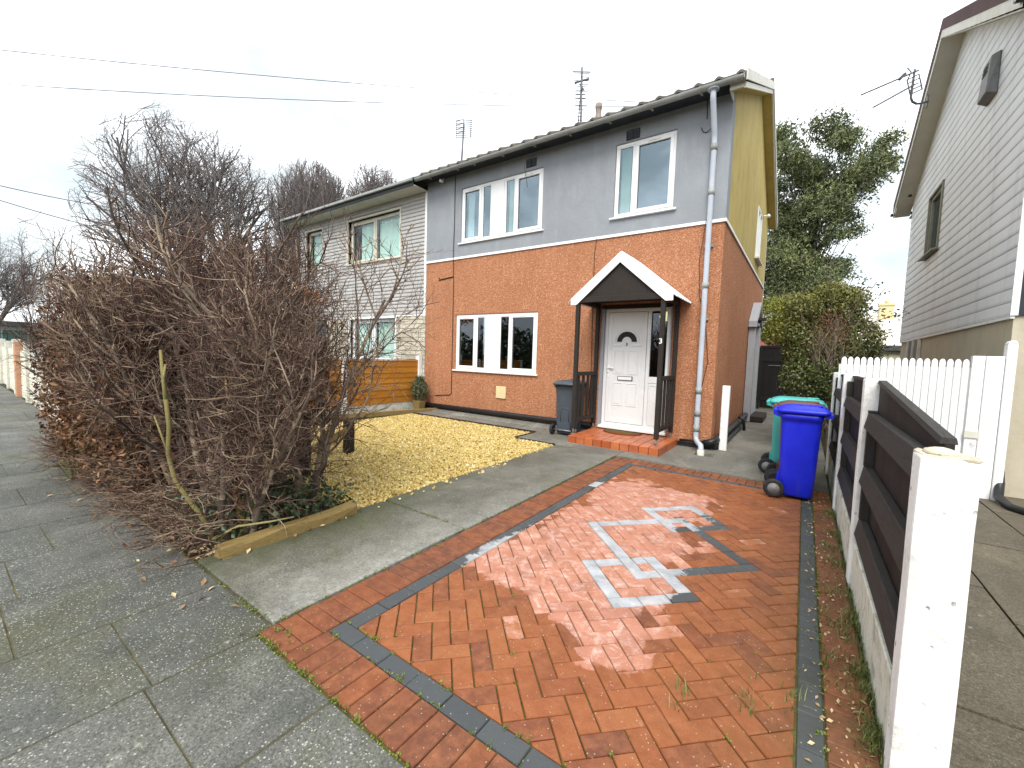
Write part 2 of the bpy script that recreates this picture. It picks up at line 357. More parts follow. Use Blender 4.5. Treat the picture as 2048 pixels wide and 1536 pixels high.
class MB:
    def __init__(s): s.v = []; s.f = []; s.mi = []; s.tone = []; s.mark = []; s.sm = []
    def add(s, vs, fs, mi=0, tone=0.0, mark=0.0, smooth=False):
        b = len(s.v); s.v.extend([tuple(p) for p in vs])
        for f in fs:
            s.f.append([b+i for i in f]); s.mi.append(mi); s.tone.append(tone); s.mark.append(mark); s.sm.append(smooth)
    def box(s, x0, x1, y0, y1, z0, z1, **k):
        s.add([(x0, y0, z0), (x1, y0, z0), (x1, y1, z0), (x0, y1, z0), (x0, y0, z1), (x1, y0, z1), (x1, y1, z1), (x0, y1, z1)],
              [(0, 3, 2, 1), (4, 5, 6, 7), (0, 1, 5, 4), (1, 2, 6, 5), (2, 3, 7, 6), (3, 0, 4, 7)], **k)
    def hexa(s, bot, top, **k):       # 4 points below, 4 above, counter-clockwise seen from above
        s.add(list(bot)+list(top), [(0, 3, 2, 1), (4, 5, 6, 7), (0, 1, 5, 4), (1, 2, 6, 5), (2, 3, 7, 6), (3, 0, 4, 7)], **k)
    def bar(s, a, b, w, h, up=(0, 0, 1), **k):
        a = Vector(a); b = Vector(b); d = (b-a).normalized(); u = Vector(up)
        if abs(d.dot(u)) > .95: u = Vector((0, 1, 0))
        r = d.cross(u).normalized(); u = r.cross(d).normalized()
        q = lambda p: [p-r*w/2-u*h/2, p+r*w/2-u*h/2, p+r*w/2+u*h/2, p-r*w/2+u*h/2]
        s.add(q(a)+q(b), [(3, 2, 1, 0), (4, 5, 6, 7), (0, 1, 5, 4), (1, 2, 6, 5), (2, 3, 7, 6), (3, 0, 4, 7)], **k)
    def prism(s, poly, axis, a0, a1, **k):    # poly: 2d points in the two other axes, order kept x<y<z
        n = len(poly)
        def P(p, a): return {'x': (a, p[0], p[1]), 'y': (p[0], a, p[1]), 'z': (p[0], p[1], a)}[axis]
        vs = [P(p, a0) for p in poly]+[P(p, a1) for p in poly]
        s.add(vs, [tuple(range(n))[::-1], tuple(range(n, 2*n))]+[(i, (i+1) % n, n+(i+1) % n, n+i) for i in range(n)], **k)
    def tube(s, pts, r, n=8, cap=True, smooth=True, **k):
        pts = [Vector(p) for p in pts]; rs = r if isinstance(r, (list, tuple)) else [r]*len(pts)
        vs = []; prev = None
        for i, p in enumerate(pts):
            d = (pts[min(i+1, len(pts)-1)]-pts[max(i-1, 0)]).normalized()
            u = prev if prev is not None else (Vector((0, 0, 1)) if abs(d.z) < .9 else Vector((1, 0, 0)))
            a = d.cross(u)
            if a.length < 1e-6: a = d.orthogonal()
            a.normalize(); u = a.cross(d).normalized(); prev = u
            for j in range(n):
                t = 2*PI*j/n; vs.append(p+(a*math.cos(t)+u*math.sin(t))*rs[i])
        fs = [(i*n+j, i*n+(j+1) % n, (i+1)*n+(j+1) % n, (i+1)*n+j) for i in range(len(pts)-1) for j in range(n)]
        s.add(vs, fs, smooth=smooth, **k)
        if cap:
            m = len(pts)-1; b = len(s.v)-len(vs)
            for f in ([b+j for j in range(n)][::-1], [b+m*n+j for j in range(n)]):
                s.f.append(f); s.mi.append(k.get('mi', 0)); s.tone.append(k.get('tone', 0)); s.mark.append(0); s.sm.append(False)
    def lathe(s, prof, c, axis='z', n=24, **k):   # prof: (radius, height) pairs
        vs = []
        for (r, h) in prof:
            for j in range(n):
                t = 2*PI*j/n; a, b = r*math.cos(t), r*math.sin(t)
                vs.append({'z': (c[0]+a, c[1]+b, c[2]+h), 'y': (c[0]+a, c[1]+h, c[2]+b), 'x': (c[0]+h, c[1]+a, c[2]+b)}[axis])
        s.add(vs, [(i*n+j, i*n+(j+1) % n, (i+1)*n+(j+1) % n, (i+1)*n+j) for i in range(len(prof)-1) for j in range(n)], smooth=True, **k)
    def build(s, name, mat, parent=None, bevel=0, seg=1, rough=0, fix=True, org=None, angle=.5):
        me = bpy.data.meshes.new(name); o3 = ORG[parent] if parent is not None else Vector(org or (0, 0, 0))
        me.from_pydata([(p[0]-o3[0], p[1]-o3[1], p[2]-o3[2]) for p in s.v], [], s.f)
        me.polygons.foreach_set('material_index', s.mi); me.polygons.foreach_set('use_smooth', s.sm)
        at = me.attributes.new('tone', 'FLOAT', 'FACE'); at.data.foreach_set('value', s.tone)
        at = me.attributes.new('mark', 'FLOAT', 'FACE'); at.data.foreach_set('value', s.mark)
        if fix or bevel or rough:
            bm = bmesh.new(); bm.from_mesh(me)
            if fix: bmesh.ops.recalc_face_normals(bm, faces=bm.faces)
            if bevel:
                eg = [e for e in bm.edges if len(e.link_faces) == 2 and e.calc_face_angle(0) > angle]
                bmesh.ops.bevel(bm, geom=eg, offset=bevel, segments=seg, affect='EDGES', clamp_overlap=True, profile=.6)
            if rough:
                bmesh.ops.subdivide_edges(bm, edges=[e for e in bm.edges if e.calc_length() > .12], cuts=4, use_grid_fill=True)
                from mathutils import noise as mn
                bm.normal_update()
                for v in bm.verts:
                    q = Vector(v.co)*14; v.co += v.normal*(mn.noise(q)*rough+mn.noise(q*2.7)*rough*.6)
            bm.to_mesh(me); bm.free()
        me.update(); return link_mesh(name, me, mat, parent, org)
def np_mesh(name, V, F, mat, parent=None, tone=None, org=None, smooth=False, mi=None):
    V = np.asarray(V, np.float64); F = np.asarray(F, np.int32); k = F.shape[1]
    o3 = np.array(ORG[parent] if parent is not None else (org or (0, 0, 0)))
    me = bpy.data.meshes.new(name)
    me.vertices.add(len(V)); me.vertices.foreach_set('co', (V-o3).astype(np.float32).ravel())
    me.loops.add(F.size); me.loops.foreach_set('vertex_index', F.ravel())
    me.polygons.add(len(F)); me.polygons.foreach_set('loop_start', np.arange(0, F.size, k, dtype=np.int32))
    if tone is not None:
        at = me.attributes.new('tone', 'FLOAT', 'FACE'); at.data.foreach_set('value', np.asarray(tone, np.float32))
    me.polygons.foreach_set('use_smooth', np.full(len(F), smooth))
    if mi is not None: me.polygons.foreach_set('material_index', np.asarray(mi, np.int32))
    me.update(calc_edges=True)
    return link_mesh(name, me, mat, parent, org)
def copy_tree(o, parent=None):
    c = o.copy(); COL.objects.link(c)
    if parent is not None: c.parent = parent
    for ch in list(o.children): copy_tree(ch, c)
    return c
def grid_wall(mb, axis, a0, a1, us, vs, holes, u0, u1, v0, v1, **k):
    """solid slab between planes a0 (outside) and a1 with rectangular holes (u0,u1,v0,v1); u is x or y, v is z (or y for axis z)"""
    U = sorted(set([u0, u1]+[h[0] for h in holes]+[h[1] for h in holes]+list(us))); V = sorted(set([v0, v1]+[h[2] for h in holes]+[h[3] for h in holes]+list(vs)))
    U = [u for u in U if u0-1e-6 <= u <= u1+1e-6]; V = [v for v in V if v0-1e-6 <= v <= v1+1e-6]
    def P(u, v, a): return {'y': (u, a, v), 'x': (a, u, v), 'z': (u, v, a)}[axis]
    idx = {}; vv = []; ff = []
    def vid(i, j, s):
        if (i, j, s) not in idx: idx[(i, j, s)] = len(vv); vv.append(P(U[i], V[j], a0 if s == 0 else a1))
        return idx[(i, j, s)]
    full = lambda i, j: 0 <= i < len(U)-1 and 0 <= j < len(V)-1 and not any(h[0]-1e-6 <= (U[i]+U[i+1])/2 <= h[1]+1e-6 and h[2]-1e-6 <= (V[j]+V[j+1])/2 <= h[3]+1e-6 for h in holes)
    for i in range(len(U)-1):
        for j in range(len(V)-1):
            if not full(i, j): continue
            for s in (0, 1): ff.append([vid(i, j, s), vid(i+1, j, s), vid(i+1, j+1, s), vid(i, j+1, s)])
            for (di, dj, e) in ((-1, 0, ((i, j), (i, j+1))), (1, 0, ((i+1, j), (i+1, j+1))), (0, -1, ((i, j), (i+1, j))), (0, 1, ((i, j+1), (i+1, j+1)))):
                if not full(i+di, j+dj): ff.append([vid(*e[0], 0), vid(*e[1], 0), vid(*e[1], 1), vid(*e[0], 1)])
    mb.add(vv, ff, **k)
def frame_rect(mb, x0, x1, z0, z1, w, y0, y1, wb=None, **k):
    wb = wb or w
    mb.box(x0, x1, y0, y1, z0, z0+wb, **k); mb.box(x0, x1, y0, y1, z1-w, z1, **k)
    mb.box(x0, x0+w, y0, y1, z0+wb, z1-w, **k); mb.box(x1-w, x1, y0, y1, z0+wb, z1-w, **k)
def tubes_np(segs, n=3):
    s = np.asarray(segs, np.float64); p0 = s[:, 0:3]; p1 = s[:, 3:6]; r0 = s[:, 6:7]; r1 = s[:, 7:8]
    d = p1-p0; d /= np.maximum(np.linalg.norm(d, axis=1, keepdims=True), 1e-9)
    ref = np.where(np.abs(d[:, 2:3]) < .9, np.array([[0, 0, 1.]]), np.array([[1., 0, 0]]))
    a = np.cross(d, ref); a /= np.linalg.norm(a, axis=1, keepdims=True); b = np.cross(d, a)
    ring = []
    for (p, r) in ((p0, r0), (p1, r1)):
        for j in range(n):
            t = 2*PI*j/n; ring.append(p+(a*math.cos(t)+b*math.sin(t))*r)
    V = np.stack(ring, 1).reshape(-1, 3); m = len(s); base = np.arange(m)[:, None]*2*n
    F = np.concatenate([base+np.array([[j, (j+1) % n, n+(j+1) % n, n+j]]) for j in range(n)], 1).reshape(-1, 4)
    tone = np.repeat(s[:, 8], n) if s.shape[1] > 8 else None
    return V, F, tone
def leaves_np(C, size, asp=.55, flat=0.0, up=None, rng=RNG):
    """one rhombus leaf (two bent halves) per centre"""
    C = np.asarray(C, np.float64); m = len(C)
    nrm = rng.normal(size=(m, 3)); nrm[:, 2] = nrm[:, 2]*(1-flat)+flat*2.2
    nrm /= np.linalg.norm(nrm, axis=1, keepdims=True)
    t = rng.normal(size=(m, 3))
    if up is not None: t = t*.5+np.asarray(up)
    t -= nrm*(t*nrm).sum(1, keepdims=True); t /= np.linalg.norm(t, axis=1, keepdims=True)+1e-9
    b = np.cross(nrm, t); sz = np.asarray(size).reshape(-1, 1)*np.ones((m, 1))*rng.uniform(.65, 1.35, (m, 1))
    v0 = C-t*sz*.5; v1 = C+b*sz*asp*.5+nrm*sz*.10; v2 = C+t*sz*.5; v3 = C-b*sz*asp*.5+nrm*sz*.10
    V = np.stack([v0, v1, v2, v3], 1).reshape(-1, 3)
    k = np.arange(m)[:, None]*4
    F = np.concatenate([k+np.array([[0, 1, 2]]), k+np.array([[0, 2, 3]])], 1).reshape(-1, 3)
    return V, F
def capped(out, cap):
    return [[s for s in L if s[3] < -2.93+.06*math.sin(s[5]*8) and s[4] > .62+.08*math.sin(s[3]*9) and s[5] < cap+.12*math.sin(s[3]*5.1)+.1*math.sin(s[4]*9.7)] for L in out]
def rdir():
    while True:
        v = Vector((random.uniform(-1, 1), random.uniform(-1, 1), random.uniform(-1, 1)))
        if .05 < v.length < 1: return v.normalized()
def branch(out, p, d, L, r, lv, P, tone=.5, tips=None):
    """one limb with its side limbs; P = per level dict of lists: n, ang, ratio, up, wob, steps"""
    st = P['steps'][lv]; p = Vector(p); d = Vector(d).normalized(); pts = [(p.copy(), d.copy(), r)]
    for i in range(st):
        d = (d+rdir()*P['wob'][lv]+Vector((0, 0, 1))*P['up'][lv]).normalized()
        q = p+d*(L/st); rr = r*(1-(1-P['tip'][lv])*(i+1)/st); r_prev = r*(1-(1-P['tip'][lv])*i/st)
        out[lv].append((p.x, p.y, p.z, q.x, q.y, q.z, r_prev, rr, min(1, max(0, tone+random.uniform(-.4, .4)))))
        p = q; pts.append((p.copy(), d.copy(), rr))
    if tips is not None and lv >= P.get('tiplv', 99): tips.append(p.copy())
    if lv+1 < len(P['steps']):
        n = P['n'][lv]; n = max(1, int(random.gauss(n, n*.15)))
        for c in range(n):
            t = P['t0'][lv]+(1-P['t0'][lv])*(c+random.random())/n
            x = t*st; i = min(int(x), st-1); f = x-i
            bp = pts[i][0].lerp(pts[i+1][0], f); bd = pts[i+1][1]; br = pts[i][2]+(pts[i+1][2]-pts[i][2])*f
            ax = bd.cross(rdir())
            if ax.length < 1e-3: ax = bd.orthogonal()
            nd = Matrix.Rotation(P['ang'][lv]*random.uniform(.65, 1.3), 3, ax.normalized()) @ bd
            if 'bias' in P: nd = (nd+P['bias'][lv]*Vector(P['bdir'])).normalized()
            branch(out, bp, nd, L*P['ratio'][lv]*random.uniform(.65, 1.25)*(1-.35*t*P.get('taper', 0)), min(br*.85, r*P['rr'][lv]), lv+1, P, tone, tips)
# ------------------------------------------------------------------ camera, sky, light
cam = bpy.data.cameras.new('camera'); co = bpy.data.objects.new('camera', cam); COL.objects.link(co)
Rw = ((0.8169714875687184, 0.5758056283914016, 0.031709096684363954), (0.06606528294699512, -0.03882837172189634, -0.9970595448309794), (-0.572881285162021, 0.8166640899796007, -0.0697624343676591))
co.matrix_world = Matrix(((Rw[0][0], -Rw[1][0], -Rw[2][0], 0), (Rw[0][1], -Rw[1][1], -Rw[2][1], 0), (Rw[0][2], -Rw[1][2], -Rw[2][2], 1.5), (0, 0, 0, 1)))
cam.sensor_width = 36; cam.sensor_fit = 'HORIZONTAL'; cam.lens = 14.6; cam.clip_start = .05; cam.clip_end = 3000
S.camera = co
SUN_EL, SUN_AZ = math.radians(50), math.radians(160)       # azimuth clockwise from +y
w = bpy.data.worlds.new('World'); S.world = w; w.use_nodes = True
t = w.node_tree; bg = t.nodes['Background']; bg.inputs[1].default_value = .1
sky = t.nodes.new('ShaderNodeTexSky'); sky.sky_type = 'NISHITA'; sky.sun_disc = False
sky.sun_elevation = SUN_EL; sky.sun_rotation = SUN_AZ; sky.air_density = 1.2; sky.dust_density = 3
tcw = t.nodes.new('ShaderNodeTexCoord'); mp = t.nodes.new('ShaderNodeMapping'); t.links.new(tcw.outputs['Generated'], mp.inputs[0]); mp.inputs['Scale'].default_value = (1, 1, 1.9); mp.inputs['Location'].default_value = (.35, .1, .2)
nz = t.nodes.new('ShaderNodeTexNoise'); t.links.new(mp.outputs[0], nz.inputs[0]); nz.inputs['Scale'].default_value = 2.3; nz.inputs['Detail'].default_value = 6; nz.inputs['Roughness'].default_value = .55; nz.inputs['Distortion'].default_value = .35
cr = t.nodes.new('ShaderNodeValToRGB'); t.links.new(nz.outputs[0], cr.inputs[0])
cr.color_ramp.elements[0].position = .33; cr.color_ramp.elements[0].color = (.30, .345, .37, 1)
cr.color_ramp.elements[1].position = .57; cr.color_ramp.elements[1].color = (.86, .89, .92, 1)
e = cr.color_ramp.elements.new(.445); e.color = (.405, .435, .448, 1)
mul = t.nodes.new('ShaderNodeMix'); mul.data_type = 'RGBA'; mul.blend_type = 'MULTIPLY'; mul.inputs[0].default_value = 1
t.links.new(cr.outputs[0], mul.inputs[6]); mul.inputs[7].default_value = (10.5, 10.5, 10.5, 1)
mx = t.nodes.new('ShaderNodeMix'); mx.data_type = 'RGBA'; mx.inputs[0].default_value = .9
t.links.new(sky.outputs[0], mx.inputs[6]); t.links.new(mul.outputs[2], mx.inputs[7]); t.links.new(mx.outputs[2], bg.inputs[0])
sl = bpy.data.lights.new('sun', 'SUN'); so = bpy.data.objects.new('sun', sl); COL.objects.link(so)
sl.energy = 1.4; sl.angle = math.radians(35); sl.color = (1, .97, .92)
sd = Vector((math.sin(SUN_AZ)*math.cos(SUN_EL), math.cos(SUN_AZ)*math.cos(SUN_EL), math.sin(SUN_EL)))
so.rotation_euler = sd.to_track_quat('Z', 'Y').to_euler()
S.view_settings.view_transform = 'Standard'; S.view_settings.look = 'None'; S.view_settings.exposure = 1.47; S.view_settings.gamma = 1

# ------------------------------------------------------------------ ground, road, pavement
m = MB(); m.box(-900, 900, -900, 900, -.5, -.09)
tag(m.build('ground', 'ground_grass', fix=False), 'flat earth and grass stretching to the horizon under everything', 'ground', kind='structure')
m = MB(); m.box(-70, 40, -9.5, -3.2, -.09, -.075)
tag(m.build('road', 'asphalt'), 'grey asphalt road beyond the pavement', 'road', kind='structure')
m = MB(); m.box(-70, 40, -3.2, -3.05, -.08, .0)
m.box(-70, -2.26, -3.05, 1.04, -.08, -.0035, mi=1); m.box(-2.26, 40, -3.05, .954, -.08, -.0035, mi=1); m.box(-70, -8.42, 1.034, 1.44, -.08, -.003, tone=.4); m.box(-8.40, -2.4, 1.034, 1.049, -.08, -.012, mi=1)
cw = .69
for i in range(-84, 42):
    xa = -2.25+i*cw
    off = {0: .5, 1: .27}.get(i % 2, .2)*1.0 if i not in (-1, -2) else (.53 if i == -1 else .2)
    ys = [off+k*.95 for k in range(-4, 3)]
    ys = [-3.05]+[y for y in ys if -2.9 < y < .82]+[1.03 if (xa < -2.3 or xa > .4) else .953]
    for ya, yb in zip(ys, ys[1:]):
        g = .0022; dz = [random.uniform(-.0025, .0025) for _ in range(4)]; sh = .003
        tl = random.random()
        x0, x1, y0, y1 = xa+g+.0022, xa+cw-g-.0022, ya+g, yb-g
        b4 = [(x0, y0, -.03), (x1, y0, -.03), (x1, y1, -.03), (x0, y1, -.03)]
        mid = [(p[0], p[1], -.006+d) for p, d in zip(b4, dz)]
        top = [(x0+sh, y0+sh, d) for d in dz[:1]]+[(x1-sh, y0+sh, dz[1]), (x1-sh, y1-sh, dz[2]), (x0+sh, y1-sh, dz[3])]
        m.add(b4+mid+top, [(0, 1, 5, 4), (1, 2, 6, 5), (2, 3, 7, 6), (3, 0, 4, 7), (4, 5, 9, 8), (5, 6, 10, 9), (6, 7, 11, 10), (7, 4, 8, 11), (8, 9, 10, 11)], mi=0, tone=tl)
tag(m.build('pavement', ['pavement_slab', 'dirt_joint'], fix=False), 'grey flagstone pavement with mossy joints along the front gardens', 'pavement', kind='structure')

# concrete path to the door, apron before the house, side passage (one bay with the gully hole)
m = MB()
for (ya, yb) in ((1.05, 2.615), (2.63, 6.14)):
    m.hexa([(-3.36, ya, -.05), (-2.275, ya, -.05), (-2.29, yb, -.05), (-3.34, yb, -.05)], [(-3.36, ya, .012), (-2.275, ya, .010), (-2.29, yb, .012), (-3.34, yb, .012)])
tag(m.build('path', 'path_concrete', bevel=.008), 'straight grey concrete path from the pavement to the doorstep', 'path', kind='structure')
m = MB()
grid_wall(m, 'z', .010, -.3, [], [], [(-1.36, -1.08, 7.02, 7.26)], -2.28, .33, 6.10, 7.60)
grid_wall(m, 'z', .010, -.05, [], [], [], -4.2, -2.288, 6.15, 7.60)
grid_wall(m, 'z', .010, -.05, [], [], [], -8.12, -4.208, 6.86, 7.60)
m.hexa([(-8.1, 7.38, .0), (-3.33, 7.38, .0), (-3.33, 7.6, .0), (-8.1, 7.6, .0)], [(-8.1, 7.40, .035), (-3.33, 7.40, .035), (-3.33, 7.6, .075), (-8.1, 7.6, .075)])
grid_wall(m, 'z', .011, -.05, [], [], [], -1.21, .36, 7.608, 15.7)
m.box(-1.36, -1.08, 7.02, 7.26, -.32, -.2)
tag(m.build('concrete_apron', 'apron_concrete'), 'grey concrete strip under the front wall leading into the side passage', 'paving', kind='structure')
m = MB(); m.box(-8.6, -2.1, .92, 7.0, -.085, -.03)
tag(m.build('soil_bed', 'soil'), 'dark soil of the front garden under hedge and gravel', 'soil', kind='structure')

# ------------------------------------------------------------------ block-paved driveway
def clip(poly, a, b, c):            # keep a*x+b*y<=c
    out = []
    for i in range(len(poly)):
        p, q = poly[i], poly[(i+1) % len(poly)]; dp = a*p[0]+b*p[1]-c; dq = a*q[0]+b*q[1]-c
        if dp <= 0: out.append(p)
        if dp*dq < 0:
            t = dp/(dp-dq); out.append((p[0]+(q[0]-p[0])*t, p[1]+(q[1]-p[1])*t))
    return out
def shrink(poly, g):
    n = len(poly); out = []
    for i in range(n):
        p0, p1, p2 = Vector(poly[i-1]), Vector(poly[i]), Vector(poly[(i+1) % n])
        d1 = (p1-p0).normalized(); d2 = (p2-p1).normalized(); n1 = Vector((-d1.y, d1.x)); n2 = Vector((-d2.y, d2.x))
        k = 1+n1.dot(n2)
        if k < .2: return None
        out.append(tuple(p1+(n1+n2)*(g/k)))
    return out
def area(p): return .5*sum(p[i-1][0]*p[i][1]-p[i][0]*p[i-1][1] for i in range(len(p)))
drv = MB()
def brick(poly, mark=0.0, dz=None, tb=None):
    poly = [p for i, p in enumerate(poly) if (Vector(p)-Vector(poly[i-1])).length > .004]
    if len(poly) < 3: return
    if area(poly) < 0: poly = poly[::-1]
    if area(poly) < .0009: return
    a = shrink(poly, random.uniform(.0018, .0036)); b = shrink(poly, .0060)
    if not a or not b or area(b) <= .0002: return
    n = len(poly); z = random.uniform(-.002, .002) if dz is None else dz; tx, ty = random.uniform(-.012, .012), random.uniform(-.012, .012)
    cx = sum(p[0] for p in poly)/n; cy = sum(p[1] for p in poly)/n
    Z = lambda p: z+(p[0]-cx)*tx+(p[1]-cy)*ty
    vs = [(p[0], p[1], -.03) for p in a]+[(p[0], p[1], Z(p)-.005) for p in a]+[(p[0], p[1], Z(p)) for p in b]
    fs = [(i, (i+1) % n, n+(i+1) % n, n+i) for i in range(n)]+[(n+i, n+(i+1) % n, 2*n+(i+1) % n, 2*n+i) for i in range(n)]+[tuple(range(2*n, 3*n))]
    drv.add(vs, fs, tone=min(1, max(0, random.gauss(.55, .2) if tb is None else random.gauss(tb, .13))), mark=mark)
FX0, FX1, FY0, FY1 = -1.885, .067, 1.302, 5.70
R2 = math.sqrt(.5)
def uv(i, j): u, v = 1.353+(i-13)*.0975, 2.55+(j-25)*.0975; return ((u-v)*R2, (u+v)*R2)
def put(cells_rect, mark=0.0):
    i0, i1, j0, j1 = cells_rect
    p = [uv(i0, j0), uv(i1, j0), uv(i1, j1), uv(i0, j1)]
    for (a, b, c) in ((-1, 0, -FX0), (1, 0, FX1), (0, -1, -FY0), (0, 1, FY1)): p = clip(p, a, b, c) if p else p
    if p: brick(p, mark)
ring = set()
def square(i0, j0, n):
    """a ring of grey bricks one cell wide, laid end to end"""
    runs = [[(i0+k, j0) for k in range(n)], [(i0+n-1, j0+k) for k in range(1, n)], [(i0+n-1-k, j0+n-1) for k in range(1, n)], [(i0, j0+n-1-k) for k in range(1, n-1)]]
    for r in runs:
        k = 0
        while k < len(r):
            if r[k] in ring: k += 1; continue
            pair = k+1 < len(r) and r[k+1] not in ring
            c = [r[k]]+([r[k+1]] if pair else [])
            ring.update(c); ii = [q[0] for q in c]; jj = [q[1] for q in c]
            put((min(ii), max(ii)+1, min(jj), max(jj)+1), 1.0); k += len(c)
square(13, 25, 10); square(10, 22, 6); square(20, 32, 6)
for i in range(-20, 75):
    for j in range(-20, 80):
        d = (i-j) % 4
        if d == 0: cs = [(i, j), (i+1, j)]
        elif d == 2: cs = [(i, j), (i, j-1)]
        else: continue
        x, y = uv(i, j)
        if not (FX0-.4 < x < FX1+.4 and FY0-.4 < y < FY1+.4): continue
        fr = [c for c in cs if c not in ring]
        if not fr: continue
        ii = [c[0] for c in fr]; jj = [c[1] for c in fr]; put((min(ii), max(ii)+1, min(jj), max(jj)+1))
def rect(x0, x1, y0, y1, mark=0.0): brick([(x0, y0), (x1, y0), (x1, y1), (x0, y1)], mark, None, .5 if mark else .17)
def run(axis, a0, a1, b0, b1, ln, mark=0.0, cut=None):
    k = a0
    while k < a1-.02:
        e = min(a1, k+ln)
        rect(*((k, e, b0, b1) if axis == 'x' else (b0, b1, k, e)), mark); k = e
run('y', 1.302, 5.70, -1.992, -1.887, .21, 1.0)               # dark line beside the path
run('y', 1.302, 5.70, .069, .167, .21, 1.0)                   # dark line beside the fence
run('x', -1.992, .167, 1.200, 1.300, .205, 1.0); run('x', -1.992, .167, 5.702, 5.80, .205, 1.0)
run('y', .965, 5.80, -2.262, -1.994, .1035); run('y', 1.2, 5.80, .169, .335, .1035)
run('x', -1.992, .335, .965, 1.198, .1035); run('x', -2.262, .335, 5.802, 6.075, .1035)
drv.box(-2.27, .345, .955, 6.09, -.06, -.011, mi=1)
tag(drv.build('driveway', ['block_paving', 'mossy_joint'], fix=False), 'red herringbone brick driveway with grey interlocking squares and dark border', 'driveway', kind='structure')

# ------------------------------------------------------------------ yellow gravel
gb = MB(); gb.box(-7.75, -3.37, 2.25, 6.85, -.05, -.020)
grav = gb.build('gravel_base', 'gravel_bed'); tag(grav, 'sandy bed under the yellow gravel of the front garden', 'gravel bed', kind='structure')
N = 46000
gx = RNG.uniform(-7.72, -3.38, N); gy = RNG.uniform(2.28, 6.83, N)
keep = ~((gx > -4.19) & (gy > 6.14)); gx, gy = gx[keep], gy[keep]
spill = 60
gx[:spill] = -3.36+RNG.random(spill)**2*.16; gy[:spill] = RNG.uniform(2.3, 5.5, spill)
N = len(gx); gz = -.012+.014*RNG.random(N); gz[:spill] = .018
cube = np.array([(-1, -1, -1), (1, -1, -1), (1, 1, -1), (-1, 1, -1), (-1, -1, 1), (1, -1, 1), (1, 1, 1), (-1, 1, 1)], float)
sz = RNG.uniform(.006, .0135, (N, 1, 1))*RNG.uniform(.6, 1.25, (N, 1, 3))
P8 = cube[None]*(1+RNG.uniform(-.38, .3, (N, 8, 3)))*sz
q = RNG.normal(size=(N, 4)); q /= np.linalg.norm(q, axis=1, keepdims=True); a, b, c, d = q.T
Rm = np.stack([np.stack([1-2*(c*c+d*d), 2*(b*c-a*d), 2*(b*d+a*c)], 1), np.stack([2*(b*c+a*d), 1-2*(b*b+d*d), 2*(c*d-a*b)], 1), np.stack([2*(b*d-a*c), 2*(c*d+a*b), 1-2*(b*b+c*c)], 1)], 1)
P8 = np.einsum('nij,nkj->nki', Rm, P8)+np.stack([gx, gy, gz], 1)[:, None, :]
F6 = np.array([(0, 3, 2, 1), (4, 5, 6, 7), (0, 1, 5, 4), (1, 2, 6, 5), (2, 3, 7, 6), (3, 0, 4, 7)])
tn = np.clip(RNG.normal(.55, .24, N), 0, 1)
tag(np_mesh('gravel', P8.reshape(-1, 3), (np.arange(N)[:, None, None]*8+F6[None]).reshape(-1, 4), 'yellow_gravel', None, np.repeat(tn, 6)), 'yellow gravel spread over the front garden', 'gravel', kind='stuff')
m = MB()
m.box(-4.22, -7.72, 6.845, 6.885, -.02, .028); m.box(-4.235, -4.195, 6.15, 6.845, -.02, .022); m.box(-4.19, -3.38, 6.125, 6.16, -.02, .02)
o = m.build('gravel_edging', 'black_timber', bevel=.004); tag(o, 'thin dark timber edging between yellow gravel and concrete strip', 'edging')
m = MB(); m.bar((-8.28, 5.0, .035), (-7.62, 7.58, .035), .06, .11)
o = m.build('timber_edging', 'edging_timber', bevel=.008, rough=.004); tag(o, 'long low timber edging along the soil strip by the orange fence', 'edging')
m = MB(); m.bar((-3.285, 1.15, .035), (-3.30, 2.24, .045), .12, .11)
o = m.build('sleeper_edging', 'edging_timber', bevel=.02, seg=2, rough=.020); tag(o, 'short mossy rotting sleeper at the foot of the bare hedge', 'edging')
# neighbour's slabbed drive
m = MB(); m.box(.49, 5.0, .95, 16, -.08, -.02, mi=1)
for i in range(8):
    for j in range(19):
        xa, ya = .5+i*.62, 1.05+j*.78+(.3 if i % 2 else 0)
        dz = random.uniform(-.004, .004)
        m.box(xa+.006, xa+.614, ya+.006, ya+.774, -.03, -.004+dz, tone=random.random())
tag(m.build('neighbour_driveway', ['neighbour_slabs', 'mossy_joint'], fix=False), 'brownish slabbed driveway of the clad house beyond the black fence', 'driveway', kind='structure')
